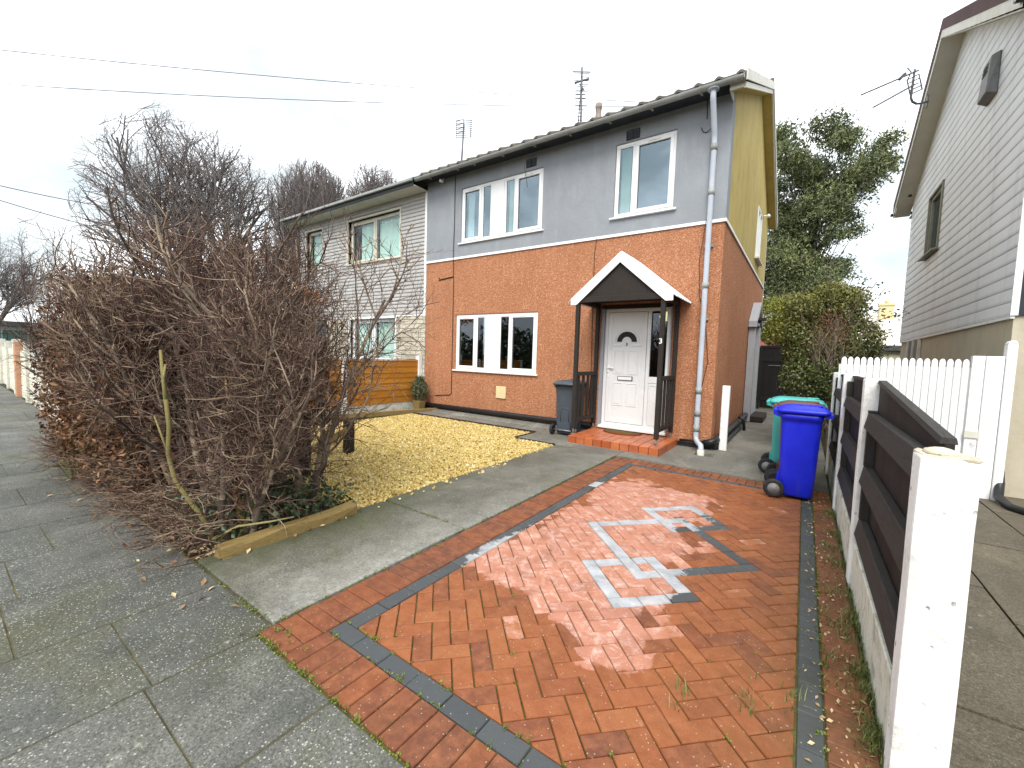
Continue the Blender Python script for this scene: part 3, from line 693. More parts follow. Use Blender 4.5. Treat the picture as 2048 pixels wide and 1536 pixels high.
# ------------------------------------------------------------------ the orange and grey house
YF, YB, XR, XL, XN = 7.6, 15.05, -1.21, -8.14, -14.35
ZB = 3.79
def window(root, x0, x1, z0, z1, bays, rec=.02, sill=.05, frame='upvc_white', glassm='window_glass', border=.055, yf=YF, depth=.07):
    """front wall window: bays = (f0, f1, kind, curtain)"""
    W = x1-x0; y0, y1 = yf+rec, yf+rec+depth
    m = MB(); frame_rect(m, x0+.002, x1-.002, z0+.002, z1-.002, border, y0, y1)
    for b in bays[1:]:
        xm = x0+W*b[0]; m.box(xm-.024, xm+.024, y0+.003, y1-.003, z0+border, z1-border)
    win = m.build('window', frame, root, bevel=.006)
    if sill:
        m = MB(); m.box(x0-.06, x1+.06, yf-sill, yf+rec-.002, z0-.035, z0-.001)
        m.build('sill', frame, win, bevel=.006)
    for (f0, f1, kind, cur) in bays:
        a = x0+W*f0+(border if f0 == 0 else .024); b = x0+W*f1-(border if f1 == 1 else .024); c, d = z0+border, z1-border
        if kind == 'panel':
            m = MB(); m.box(a, b, y0-.004, y1-.012, c, d); m.build('infill_panel', frame, win, bevel=.004); continue
        if kind == 'sash':
            m = MB(); frame_rect(m, a-.012, b+.012, c-.012, d+.012, .062, y0-.016, y1-.02); sa = m.build('sash', frame, win, bevel=.006)
            m = MB(); m.box((a+b)/2-.11, (a+b)/2+.11, y0-.021, y0-.016, d-.025, d-.012); m.build('trickle_vent', 'offwhite_trim', win)
            a += .05; b -= .05; c += .05; d -= .05
        else:
            m = MB(); frame_rect(m, a, b, c, d, .020, y0+.010, y1-.018); m.build('glazing_bead', frame, win); a += .019; b -= .019; c += .019; d -= .019
        m = MB(); m.box(a-.004, b+.004, y0+.022, y0+.030, c-.004, d+.004); m.build('pane', glassm, win)
        m = MB(); frame_rect(m, a-.002, b+.002, c-.002, d+.002, .009, y0+.014, y0+.0215); m.build('gasket', 'rubber', win)
        if cur:
            mt, g0, g1 = cur; n = 26; vs = []
            for k in range(n+1):
                x = a+(b-a)*(g0+(g1-g0)*k/n); yy = y1+.05+.018*math.sin(k*1.9)+.008*math.sin(k*4.1)
                vs += [(x, yy, c-.05), (x, yy+.005, d+.05)]
            m = MB(); m.add(vs, [(2*k, 2*k+2, 2*k+3, 2*k+1) for k in range(n)], smooth=True); m.build('curtain', mt, win, fix=False)
    return win
house = thing('house', 'orange and grey rendered semi-detached house with white windows and an ochre gable', 'house', (-4.7, 7.6, 0))
W1 = (-7.07, -4.72, 1.10, 2.43); W2 = (-6.975, -4.70, 4.14, 5.415); W3 = (-3.13, -2.045, 4.12, 5.445); DR = (-3.265, -1.945, .13, 2.50)
hs = [W1, W2, W3, DR]
lo = [h for h in hs if h[3] < ZB]; hi = [h for h in hs if h[2] > ZB]
lo = [(h[0], h[1], h[2] if h is not DR else .08, h[3]) for h in lo]
m = MB(); grid_wall(m, 'y', YF, YF+.26, np.arange(-8, -1.2, .5), [], lo, XL, XR, .08, ZB)
m.build('lower_front_wall', 'terracotta_dash', house, bevel=.018, seg=2)
m = MB(); grid_wall(m, 'y', YF-.008, YF+.26, [], [], hi, XL, XR+.008, ZB+.004, 5.79)
m.build('upper_front_wall', 'grey_render', house, bevel=.006)
SW = (12.15, 13.1, 4.15, 5.40)     # side window y,z
m = MB(); grid_wall(m, 'x', XR, XR-.26, [], [], [], YF+.262, YB, .08, ZB)
m.build('lower_side_wall', 'terracotta_dash', house)
m = MB(); grid_wall(m, 'x', XR+.006, XR-.26, [], [], [SW], YF+.262, YB, ZB+.004, 5.66)
YA = (YF+YB)/2; ZR = 7.62
m.prism([(YF+.262, 5.661), (YB, 5.661), (YB, 5.80), (YA, 7.61), (YF+.262, 5.92)], 'x', XR-.26, XR+.006); m.prism([(YF-.007, 5.7905), (YF+.261, 5.7905), (YF+.261, 5.92), (YF-.007, 5.795)], 'x', XR-.26, XR+.006)
m.build('gable_wall', 'ochre_render', house)
m = MB(); m.box(XL, XR, YB, YB+.25, .08, 5.66); m.build('rear_wall', 'beige_render', house)
m = MB(); m.box(XL+.01, XR-.27, YF+.27, YB-.01, 2.62, 2.78); m.box(XL+.01, XR-.27, YF+2.6, YF+2.7, .1, 2.615); m.box(XL+.01, XR-.27, YF+2.6, YF+2.7, 2.785, 5.6); m.build('inner_floor', 'room_dark', house)
m = MB(); m.box(XL, XR+.006, YF+.03, YB, -.2, .078); m.build('plinth', 'dark_fascia', house)
m = MB(); m.box(XL, XR+.026, YF-.026, YF-.009, ZB-.022, ZB+.03); m.box(XR+.007, XR+.026, YF-.008, YB, ZB-.022, ZB+.03)
m.build('band_course', 'bright_white', house, bevel=.004)
# windows
LB = lambda c: [(0, .27, 'sash', c[0]), (.27, .40, 'fixed', c[1]), (.40, .56, 'panel', None), (.56, .69, 'fixed', c[2]), (.69, 1, 'sash', c[3])]
window(house, *W1, LB((None, None, None, None)), glassm='dark_glass')
window(house, *W2, LB((('white_curtain', .0, .46), None, ('green_curtain', 0, 1), ('white_curtain', .84, 1))))
window(house, *W3, [(0, .33, 'fixed', ('green_curtain', .0, .8)), (.33, 1, 'sash', ('white_curtain', .93, 1))], sill=.06)
m = MB()      # side window seen edge on: a frame standing a little proud of the ochre render
for (a, b, c, d) in ((SW[0], SW[1], SW[2], SW[2]+.06), (SW[0], SW[1], SW[3]-.06, SW[3]), (SW[0], SW[0]+.06, SW[2]+.06, SW[3]-.06), (SW[1]-.06, SW[1], SW[2]+.06, SW[3]-.06), ((SW[0]+SW[1])/2-.04, (SW[0]+SW[1])/2+.04, SW[2]+.06, SW[3]-.06)):
    m.box(XR-.05, XR+.03, a, b, c, d)
win = m.build('window', 'upvc_white', house, bevel=.005)
m = MB(); m.box(XR-.03, XR-.02, SW[0]+.05, SW[1]-.05, SW[2]+.05, SW[3]-.05); m.build('pane', 'window_glass', win)
m = MB(); m.box(XR+.007, XR+.10, SW[0]-.06, SW[1]+.06, SW[2]-.05, SW[2]-.002); m.build('sill', 'offwhite_trim', win, bevel=.006)
# roof: rolled tiles, fascia, soffits, barge
YE, ZE, SL = 7.235, 5.83, .485       # eave edge, its top, slope
XV = -.99
def tile_profile(x0, x1, flat=False):
    xs = []; x = x0
    while x < x1-.02:
        for f, h in ((0, 0), (.10, .002), (.13, .030), (.165, .046), (.20, .030), (.23, .002)) if not flat else ((0, 0), (.15, .006)):
            if x+f < x1: xs.append((x+f, h))
        x += .30
    xs.append((x1, 0)); return xs
def roof(mb, x0, x1, ye, yb, ze, sl, flat=False, th=.035, rows=1):
    pr = tile_profile(x0, x1, flat); ym = (ye+yb)/2; n = len(pr)
    for (s0, s1) in ((ye, ym), (yb, ym)):
        zc = ze+abs(s1-s0)*sl
        vs = [(x, s0, ze+h) for x, h in pr]+[(x, s1, zc+h) for x, h in pr]+[(x, s0, ze-th+h*.8) for x, h in pr]+[(x, s1, zc-th) for x, h in pr]
        fs = []
        for i in range(n-1):
            fs += [(i, i+1, n+i+1, n+i), (2*n+i+1, 2*n+i, 3*n+i, 3*n+i+1), (i+1, i, 2*n+i, 2*n+i+1)]
        fs += [(0, n, 3*n, 2*n), (n-1, 2*n-1, 4*n-1, 3*n-1)]
        mb.add(vs, fs)
m = MB(); roof(m, XL, XV, YE-.01, 2*YA-YE+.01, ZE, SL); zc = ZE+(YA-YE)*SL
m.tube([(XL, YA, zc+.02), (XV, YA, zc+.02)], .09, 10)
rf = m.build('roof', 'concrete_tile', house)
m = MB(); m.lathe([(.0, -.9), (.15, -.9), (.15, -.25), (.12, -.1), (.085, .15), (.085, .30), (.095, .31), (.095, .44), (.08, .45), (.0, .45)], (-5.25, YA, 8.22), n=16); m.build('flue', 'flue_clay', rf)
m = MB(); m.box(XL, XR, YE+.07, YE+.095, 5.745, 5.815); m.build('fascia', 'dark_fascia', house)
m = MB(); m.box(XL, XR+.01, YE+.096, YF-.009, 5.768, 5.788); m.build('soffit', 'dark_fascia', house)
def rake(mb, xa, xb, dz0, dz1, y0, y1, ys=YE, ym=YA, ze=ZE, sl=SL):
    """board following both roof slopes, between heights dz0..dz1 under the tile line"""
    for (a, b) in ((y0, ym), (2*ym-y0, ym)):
        za, zb = ze+(abs(a-(ys if a < ym else 2*ym-ys)))*sl, ze+(ym-ys)*sl
        pts = [(a, za+dz0), (b, zb+dz0), (b, zb+dz1), (a, za+dz1)]
        mb.prism(pts, 'x', xa, xb)
m = MB(); rake(m, XV, XV+.022, -.150, .012, YE-.02, 0); m.build('bargeboard', 'offwhite_trim', house)
m = MB(); rake(m, XV-.03, XV-.002, -.235, -.152, YE+.06, 0); m.build('barge_strip', 'offwhite_trim', house)
m = MB(); rake(m, XR+.008, XV-.031, -.225, -.205, YE+.06, 0); m.build('verge_soffit', 'ochre_render', house)
m = MB(); m.box(XR+.012, XV-.032, YE+.045, YE+.062, 5.635, 5.81); m.box(XR-.004, XR+.011, YE+.05, YF-.009, 5.635, 5.767); m.build('eave_end', 'offwhite_trim', house)
# gutter with brackets and unions, downpipe
gy0, gz0 = YE-.035, 5.755
def gutter(mb, x0, x1, y, z, r=.062):
    n = 9; vs = []
    for x in (x0, x1):
        for rr in (r, r-.006):
            for j in range(n): a = PI+PI*j/(n-1); vs.append((x, y+rr*math.cos(a), z+rr*math.sin(a)))
    fs = []
    for j in range(n-1): fs += [(j, j+1, 2*n+j+1, 2*n+j), (n+j+1, n+j, 3*n+j, 3*n+j+1)]
    for s in (0, 2*n): fs += [tuple([s+j for j in range(n)]+[s+n+j for j in range(n-1, -1, -1)])]
    fs += [(0, 2*n, 3*n, n), (n-1, 2*n-1, 4*n-1, 3*n-1)]
    mb.add(vs, fs, smooth=False)
m = MB(); gutter(m, XL-.02, XV-.02, gy0, gz0); m.box(XV-.021, XV-.014, gy0-.064, gy0+.064, gz0-.064, gz0+.004)
gt = m.build('gutter', 'gutter_grey', house, fix=False)
for x in (-7.75, -6.85, -6.35, -5.55, -4.75, -3.95, -3.15, -2.4, -1.62, -1.12): m = MB(); gutter(m, x-.022, x+.022, gy0, gz0, .071); m.box(x-.015, x+.015, gy0+.055, gy0+.14, gz0-.04, gz0-.02); m.build('gutter_bracket', 'gutter_grey', gt, fix=False)
px = -1.43
m = MB(); m.lathe([(.0, -.012), (.085, -.012), (.085, .0)], (px, gy0, gz0-.07), n=14)
m.tube([(px, gy0, gz0-.04), (px, gy0, gz0-.16), (px, gy0+.02, gz0-.22), (px, YF-.12, gz0-.60), (px, YF-.09, gz0-.70), (px, YF-.085, .23), (px+.01, YF-.10, .165), (px+.07, YF-.22, .135), (px+.13, YF-.33, .12), (px+.14, YF-.36, .07), (px+.14, YF-.365, -.05)], .042, 14)
dp = m.build('downpipe', 'grey_plastic_pipe', house)
for z in (4.95, 4.25, 2.75, 1.0, .62, .36): m = MB(); m.lathe([(.0421, -.05), (.052, -.05), (.052, .05), (.0421, .05)], (px, YF-.085, z), n=14); m.build('pipe_collar', 'gutter_grey', dp)
for z in (3.4, 2.2): m = MB(); m.box(px-.07, px+.07, YF-.04, YF-.001, z-.02, z+.02); m.build('pipe_bracket', 'gutter_grey', dp)
m = MB(); m.lathe([(.0, 0), (.055, 0), (.055, -.28), (0, -.28)], (px+.14, YF-.365, .06), n=14); m.build('gully_spigot', 'aged_cream_frame', dp)
# black pipes along the foot of the walls
m = MB(); m.tube([(-8.1, YF-.05, .145), (-4.3, YF-.055, .165), (-3.36, YF-.055, .17)], .055, 10); m.tube([(-1.70, YF-.03, .12), (XR-.05, YF-.03, .14)], .02, 8)
m.build('foot_pipe', 'black_plastic', house)
m = MB(); m.tube([(-1.30, YF-.06, .12), (XR+.03, YF-.055, .16), (XR+.075, YF+.05, .18), (XR+.075, 12.2, .19)], .055, 10); m.tube([(XR+.05, YF+.02, .07), (XR+.12, YF+.3, .06), (XR+.12, 10.6, .07)], .045, 10)
m.tube([(XR+.09, 10.3, .30), (XR+.2, 10.3, .25), (XR+.22, 10.3, .02)], .03, 8); m.build('foot_pipe', 'black_plastic', house)
# vents, gas plate, small cameras, cables
for (x, z) in ((-2.815, 5.555), (-5.0, 5.56)):
    m = MB(); frame_rect(m, x-.125, x+.125, z-.085, z+.085, .014, YF-.020, YF-.009); m.box(x-.006, x+.006, YF-.019, YF-.010, z-.071, z+.071)
    for k in range(7): m.hexa([(x-.11, YF-.0185, z-.066+k*.019), (x+.11, YF-.0185, z-.066+k*.019), (x+.11, YF-.0085, z-.066+k*.019), (x-.11, YF-.0085, z-.066+k*.019)], [(x-.11, YF-.012, z-.054+k*.019), (x+.11, YF-.012, z-.054+k*.019), (x+.11, YF-.0085, z-.054+k*.019), (x-.11, YF-.0085, z-.054+k*.019)])
    m.build('air_vent', 'dark_fascia', house)
m = MB(); m.box(-5.76, -5.485, YF-.03, YF-.001, .50, .775); o = m.build('gas_plate', 'cream_plate', house, bevel=.008)
m = MB(); m.tube([(-7.54, YF-.05, 5.766), (-7.54, YF-.08, 5.70)], .022, 8); m.lathe([(0, -.055), (.035, -.05), (.04, 0), (.038, .05), (0, .055)], (-7.54, YF-.13, 5.68), 'y', 12); m.build('security_camera', 'bright_white', house)
m = MB(); m.tube([(XR+.007, 13.6, 5.56), (XR+.08, 13.6, 5.55)], .02, 8); m.lathe([(0, -.06), (.04, -.055), (.045, 0), (.04, .07), (0, .072)], (XR+.13, 13.56, 5.53), 'y', 12); m.build('security_camera', 'bright_white', house)
def cable(pts, r): m = MB(); m.tube(pts, r, 6); m.build('wall_cable', 'dark_cable', house)
yc = YF-.014
cable([(-7.18, YF-.02, 5.76), (-7.175, YF-.02, 4.7), (-7.18, yc-.02, 3.82), (-7.17, yc, 3.3), (-7.165, yc, 1.6), (-7.165, yc, .50), (-7.22, yc, .455), (-7.75, yc, .40)], .0085)
cable([(-7.17, yc, 3.37), (-7.3, yc, 3.36), (-7.6, yc, 3.33), (-7.66, yc, 3.31), (-7.66, yc, 3.38)], .012)
cable([(-3.43, yc-.02, 3.78), (-3.47, yc, 3.5), (-3.46, yc, 2.5), (-3.43, yc, 1.2), (-3.45, yc, .5)], .006)
cable([(-1.66, YF-.02, 5.35), (-1.62, YF-.02, 5.27), (-1.57, YF-.02, 5.25), (px, YF-.06, 5.33)], .006); cable([(-1.58, YF-.05, 5.76), (-1.575, YF-.03, 5.46)], .008)
cable([(px-.06, yc-.01, 3.85), (px-.13, yc, 3.2), (px-.10, yc, 2.6), (px+.02, yc, 2.2), (px+.10, yc, 1.5), (px+.02, yc, 1.0)], .005)
cable([(-4.95, YE+.05, 5.66), (-4.93, YE+.06, 5.50), (-4.98, YE+.06, 5.36), (-4.92, YE+.07, 5.10), (-4.9, YE+.07, 4.95)], .006)
# front door in its frame with glazed side light
x0, x1, z0, z1 = -3.20, -1.975, .20, 2.435; yd = YF+.05
for (qa, qb) in ((DR[0]+.002, x0-.002), (x1+.002, DR[1]-.002)): m = MB(); m.box(qa, qb, YF-.004, YF+.2, .14, 2.495); m.build('door_reveal', 'grey_painted_timber', house)
m = MB(); m.box(DR[0]+.002, DR[1]-.002, YF-.012, YF+.2, 2.437, 2.50); m.build('door_head', 'black_timber', house)
m = MB(); frame_rect(m, x0, x1, z0, z1, .062, yd, yd+.07); m.box(-2.385, -2.32, yd, yd+.07, z0+.062, z1-.062); m.box(-2.32, x1-.062, yd+.001, yd+.069, 1.06, 1.18)
m.hexa([(x0-.03, YF-.05, .150), (x1+.03, YF-.05, .150), (x1+.03, yd-.002, .150), (x0-.03, yd-.002, .150)], [(x0-.03, YF-.05, .185), (x1+.03, YF-.05, .185), (x1+.03, yd-.002, .215), (x0-.03, yd-.002, .215)])
door = m.build('front_door', 'upvc_white', house, bevel=.005)
a, b, c, d = x0+.064, -2.387, z0+.064, z1-.064
m = MB(); m.box(a+.004, b-.004, yd+.004, yd+.05, c+.004, d-.004); frame_rect(m, a+.006, b-.006, c+.006, d-.006, .085, yd-.006, yd+.0035)
cx = (a+b)/2
def moulding(mb, xa, xb, za, zb, w=.016, h=.010, y=yd+.004):
    frame_rect(mb, xa, xb, za, zb, w, y-h, y)
    mb.box(xa+.030, xb-.030, y-h*.7, y, za+.030, zb-.030)
for (za, zb) in ((1.205, 1.655), (.60, 1.035)):
    moulding(m, cx-.235, cx-.035, za, zb); moulding(m, cx+.035, cx+.235, za, zb)
cz = 1.815
def arc(mb, r0, r1, y0, y1, n=24, a0=0, a1=PI):
    pts = [(cx+r1*math.cos(a0+(a1-a0)*k/n), cz+r1*math.sin(a0+(a1-a0)*k/n)) for k in range(n+1)]+[(cx+r0*math.cos(a1-(a1-a0)*k/n), cz+r0*math.sin(a1-(a1-a0)*k/n)) for k in range(n+1)]
    k = n+1
    vs = [(p[0], y0, p[1]) for p in pts]+[(p[0], y1, p[1]) for p in pts]; N2 = 2*k
    fs = []
    for i in range(n): fs += [(i, i+1, N2-2-i, N2-1-i), (N2+i+1, N2+i, 2*N2-1-i, 2*N2-2-i)]
    fs += [(i, (i+1) % N2, N2+(i+1) % N2, N2+i) for i in range(N2)]
    mb.add(vs, fs)
arc(m, .215, .24, yd-.010, yd+.0038); m.box(cx-.30, cx-.10, yd-.008, yd+.0036, cz-.085, cz-.067); m.box(cx+.10, cx+.30, yd-.008, yd+.0036, cz-.085, cz-.067); arc(m, .076, .092, yd-.009, yd+.0037)
m.box(cx-.24, cx-.094, yd-.007, yd+.0035, cz-.022, cz-.004); m.box(cx+.094, cx+.24, yd-.007, yd+.0035, cz-.022, cz-.004)
m.build('door_leaf', 'upvc_white', door, bevel=.003)
m = MB(); arc(m, .093, .19, yd-.004, yd+.0032); m.build('fanlight', 'rubber', door)
m = MB(); m.box(cx-.145, cx+.145, yd-.016, yd+.003, 1.085, 1.165); m.build('letterbox', 'rubber', door, bevel=.004)
m = MB(); m.box(cx-.132, cx+.132, yd-.021, yd-.0165, 1.096, 1.154); m.build('letterbox_flap', 'bright_white', door, bevel=.003)
m = MB(); m.box(a+.022, a+.060, yd-.020, yd-.0065, 1.13, 1.36); m.box(a+.03, a+.15, yd-.058, yd-.038, 1.305, 1.332); m.tube([(a+.041, yd-.021, 1.318), (a+.041, yd-.045, 1.318)], .011, 8); m.build('door_handle', 'bright_white', door, bevel=.004)
m = MB(); m.lathe([(0, -.004), (.009, -.004), (.009, 0)], (a+.041, yd-.021, 1.22), 'y', 10); m.build('keyhole', 'rubber', door)
m = MB(); m.box(-2.322, x1-.060, yd+.03, yd+.038, 1.178, z1-.060); m.build('side_light', 'dark_glass', door)
m = MB(); frame_rect(m, -2.318, x1-.064, 1.182, z1-.064, .012, yd+.02, yd+.0295); m.build('gasket', 'rubber', door)
m = MB(); m.box(-2.318, x1-.064, yd+.012, yd+.05, z0+.064, 1.058); frame_rect(m, -2.30, x1-.08, z0+.09, 1.03, .014, yd+.003, yd+.0115); m.build('infill_panel', 'upvc_white', door)
def text(body, size, mat, parent, loc, rot, ext=.002):
    cu = bpy.data.curves.new('numeral', 'FONT'); cu.body = body; cu.size = size; cu.extrude = ext; cu.offset = size*.012; cu.align_x = 'CENTER'; cu.align_y = 'CENTER'
    cu.materials.append(M[mat]); o = bpy.data.objects.new('numeral', cu); COL.objects.link(o); bpy.context.view_layer.update(); me = bpy.data.meshes.new_from_object(o); bpy.data.objects.remove(o); o = bpy.data.objects.new('door_number', me); COL.objects.link(o)
    o.parent = parent; o.location = Vector(loc)-ORG[parent]; o.rotation_euler = rot; ORG[o] = ORG[parent]; return o
text('3', .085, 'rubber', door, (cx, yd-.0065, cz-.052), (PI/2, 0, 0))
# hall lamp seen through the side light
lamp = thing('hall_lamp', 'small lit yellow lamp glowing behind the glass beside the front door', 'lamp', (-2.15, YF+.36, 2.30))
m = MB(); m.lathe([(.03, .10), (.07, .06), (.115, 0), (.095, -.06), (.03, -.085), (.0, -.088)], (-2.15, YF+.34, 2.30), n=18); m.build('lamp_shade', 'lamp_shade_glow', lamp)
m = MB(); m.tube([(-2.15, YF+.34, 2.62), (-2.15, YF+.34, 2.38)], .01, 8); m.build('cord', 'offwhite_trim', lamp)
# side door surround on the gable wall: posts, gablet with point, lamp, step
sp = thing('side_porch', 'grey painted timber surround with a pointed gablet around the side door', 'porch', (-1.0, 12.6, 0))
def sidepost(y): 
    m = MB(); m.box(XR+.012, XR+.17, y-.06, y+.06, .02, 2.46); m.build('post', 'grey_painted_timber', sp, bevel=.006)
sidepost(11.95); sidepost(13.2)
m = MB()
for s in (-1, 1): m.hexa([(XR+.012, 12.575, 2.92), (XR+.20, 12.575, 2.92), (XR+.20, 12.575+s*.78, 2.38), (XR+.012, 12.575+s*.78, 2.38)], [(XR+.012, 12.575, 3.06), (XR+.20, 12.575, 3.06), (XR+.20, 12.575+s*.78, 2.52), (XR+.012, 12.575+s*.78, 2.52)])
m.prism([(12.0, 2.47), (13.15, 2.47), (12.575, 2.90)], 'x', XR+.012, XR+.15); m.build('gablet', 'grey_painted_timber', sp)
m = MB(); m.box(XR+.010, XR+.05, 12.02, 13.13, .12, 2.4); m.build('door', 'upvc_white', sp, bevel=.004)
m = MB(); m.lathe([(0, 0), (.05, 0), (.05, .10), (0, .11)], (XR+.17, 11.9, 2.52), 'x', 12); m.box(XR+.22, XR+.38, 11.82, 11.98, 2.53, 2.60); m.build('porch_lamp', 'black_plastic', sp, bevel=.006)
m = MB(); m.box(XR+.15, XR+.45, 11.9, 13.2, .02, .16); o = m.build('side_step', 'black_timber', bevel=.01); tag(o, 'dark timber step below the side door in the passage', 'step')
# tiled doorstep
st = thing('doorstep', 'low doorstep of orange-red quarry tiles under the porch', 'doorstep', (-2.53, 7.0, 0))
m = MB(); m.box(-3.31, -1.75, 6.485, 7.58, -.02, .115); m.build('base', 'dark_fascia', st)
m = MB(); tw = 1.56/10
for i in range(10):
    xa = -3.31+i*tw
    m.box(xa+.0045, xa+tw-.0045, 6.472, 6.4845, .004, .128, tone=random.random())
    for j in range(7):
        ya = 6.487+j*.156; m.box(xa+.0045, xa+tw-.0045, ya+.004, min(7.578, ya+.152), .1155, .130+random.uniform(-.0008, .0008), tone=random.random())
for j in range(7):
    ya = 6.487+j*.156; m.box(-1.7495, -1.737, ya+.003, min(7.578, ya+.153), .004, .128, tone=random.random())
m.build('tiling', 'quarry_tile', st, bevel=.003)
mat = thing('door_mat', 'worn half-moon coir mat lying before the white front door', 'mat', (-2.68, 7.3, .131))
m = MB(); n = 22; pts = [(-2.68+.36*math.cos(PI+PI*k/n), 7.44+.27*math.sin(PI+PI*k/n)) for k in range(n+1)]; m.prism(pts, 'z', .131, .156); m.build('mat_body', 'coir', mat, bevel=.004)
m = MB(); pts = [(-2.74+.27*math.cos(PI+PI*k/n), 7.435+.13*math.sin(PI+PI*k/n)) for k in range(n+1)]; m.prism(pts, 'z', .1565, .160); m.build('mat_pattern', 'coir_green', mat)
# porch
po = thing('porch', 'black timber open porch with a white-edged gabled roof over the front door', 'porch', (-2.57, 7.1, .13))
YP = 6.68; pl, pr_, pw = -3.315, -1.855, .068
posts = {}
for (x, y) in ((pl, YP), (pr_, YP), (pl, YF-.06), (pr_, YF-.06)):
    m = MB(); m.box(x-pw/2, x+pw/2, y-pw/2, y+pw/2, .235, 2.44); p = m.build('post', 'black_timber', po, bevel=.005); posts[(x, y)] = p
    m = MB(); m.tube([(x, y, .131), (x, y, .236)], .014, 8); m.box(x-.035, x+.035, y-.035, y+.035, .131, .137); m.build('post_foot', 'rusty_foot', p)
for x in (pl, pr_):
    m = MB(); ya, yb = YP+pw/2+.001, YF-.06-pw/2-.001
    m.box(x-.028, x+.028, ya, yb, 1.165, 1.235); m.box(x-.026, x+.026, ya, yb, .335, .40)
    for k in range(4): y = ya+(yb-ya)*(k+.5)/4; m.box(x-.018, x+.018, y-.028, y+.028, .401, 1.164)
    m.build('railing', 'black_timber', po, bevel=.004)
ax, az, hw, ez = -2.57, 3.235, .865, 2.515
m = MB(); m.box(pl-pw/2, pr_+pw/2, YP-.034, YP+.03, 2.445, 2.54); m.box(pl-.03, pl+.03, YP+.031, YF-.012, 2.445, 2.53); m.box(pr_-.03, pr_+.03, YP+.031, YF-.012, 2.445, 2.53); m.build('beam', 'black_timber', po, bevel=.004)
m = MB(); m.prism([(ax-.80, 2.541), (ax+.80, 2.541), (ax, az-.09)], 'y', YP-.012, YP+.012); m.build('pediment', 'black_timber', po)
m = MB()
sl2 = (az-ez)/hw
for s in (-1, 1):
    pts = [(ax, az), (ax+s*hw, ez), (ax+s*hw, ez-.105), (ax+s*(hw-.11), ez-.105), (ax, az-.165)]
    m.prism(pts, 'y', YP-.062, YP-.036)
m.build('bargeboard', 'bright_white', po)
m = MB(); nst = 34
for s in (-1, 1):
    vs = []
    for k in range(nst+1):      # corrugated sheet, waves running down the slope
        y = YP-.035+(YF-.01-YP+.035)*k/nst; h = .012*(1 if k % 4 in (1, 2) else -1)
        vs += [(ax, y, az+.012+h), (ax+s*(hw+.06), y, ez-.06*sl2+.012+h), (ax, y, az+.004+h), (ax+s*(hw+.06), y, ez-.06*sl2+.004+h)]
    m.add(vs, [f for k in range(nst) for f in ((4*k, 4*k+1, 4*k+5, 4*k+4), (4*k+2, 4*k+6, 4*k+7, 4*k+3), (4*k+1, 4*k+3, 4*k+7, 4*k+5))])
m.build('roof', 'white_cladding', po)
m = MB(); m.box(ax-.79, ax+.79, YP+.02, YF-.02, 2.545, 2.56); m.build('ceiling', 'black_timber', po)
text('3', .115, 'bright_white', posts[(pr_, YP)], (pr_-.004, YP-pw/2-.003, 1.785), (PI/2, 0, 0), .003)

# ------------------------------------------------------------------ attached neighbour on the left
nb = thing('house', 'attached house with cream ribbed cladding above and pale stone blocks below', 'house', (-11.2, 7.6, 0))
N1 = (-11.58, -9.20, 4.07, 5.34); N2 = (-13.95, -13.0, 4.1, 5.36); N3 = (-11.48, -9.35, 1.20, 2.42); N4 = (-14.0, -12.85, .15, 2.35)
ZC = 2.45
m = MB(); grid_wall(m, 'y', YF+.03, YF+.25, [], [], [N1, N2], XN, XL-.005, ZC, 5.62); grid_wall(m, 'y', YF+.045, YF+.25, [], [], [N3, N4], XN, XL-.005, -.1, ZC-.002); m.build('wall', 'mortar', nb)
def ribs(mb, x0, x1, z0, z1, holes, y=YF, pitch=.098, dep=.024):
    z = z0
    while z < z1-.01:
        zz = min(z+pitch, z1)
        xs = [(x0, x1)]
        for h in holes:
            if h[2]-.05 < (z+zz)/2 < h[3]+.05: xs = [q for (a, b) in xs for q in ((a, min(b, h[0]-.05)), (max(a, h[1]+.05), b)) if q[1]-q[0] > .02]
        for (a, b) in xs:
            pf = [(y+dep, z), (y, z+.018), (y, z+.062), (y+dep, z+.080), (y+dep, zz)]
            n = len(pf); mb.add([(a, p[0], p[1]) for p in pf]+[(b, p[0], p[1]) for p in pf], [(i, i+1, n+i+1, n+i) for i in range(n-1)])
        z = zz
m = MB(); ribs(m, XN, XL-.07, ZC+.04, 5.60, [N1, N2]); m.build('cladding', 'cream_cladding', nb)
m = MB(); m.box(XL-.07, XL-.004, YF-.02, YF+.04, ZC-.02, 5.60); m.box(XN, XL-.071, YF-.012, YF+.03, ZC-.0, ZC+.038); m.build('trim', 'upvc_white', nb, bevel=.005)
m = MB(); z = .0; row = 0
while z < ZC-.06:      # pale stone blocks, double height ones between pairs
    x = XN; h = .118
    while x < XL-.03:
        wd = random.choice((.16, .22, .28, .34, .20)); xe = min(x+wd, XL-.012); xm = (x+xe)/2; hh = h*random.choice((1, 1, 1, 2)) if row % 2 == 0 and z+2*h < ZC else h
        if not any(q[0]-.01 < xe and x < q[1]+.01 and q[2]-.05 < z+h and z < q[3]+.02 for q in (N3, N4)):
            dp_ = random.uniform(.0, .018); m.hexa([(x+.008, YF+.012-dp_, z+.008), (xe-.008, YF+.012-dp_, z+.008), (xe-.004, YF+.05, z+.004), (x+.004, YF+.05, z+.004)], [(x+.008, YF+.012-dp_, z+h-.006), (xe-.008, YF+.012-dp_, z+h-.006), (xe-.004, YF+.05, z+h-.002), (x+.004, YF+.05, z+h-.002)], tone=random.random())
        x = xe
    z += h; row += 1
m.build('stone_facing', 'cream_stone', nb, bevel=.006)
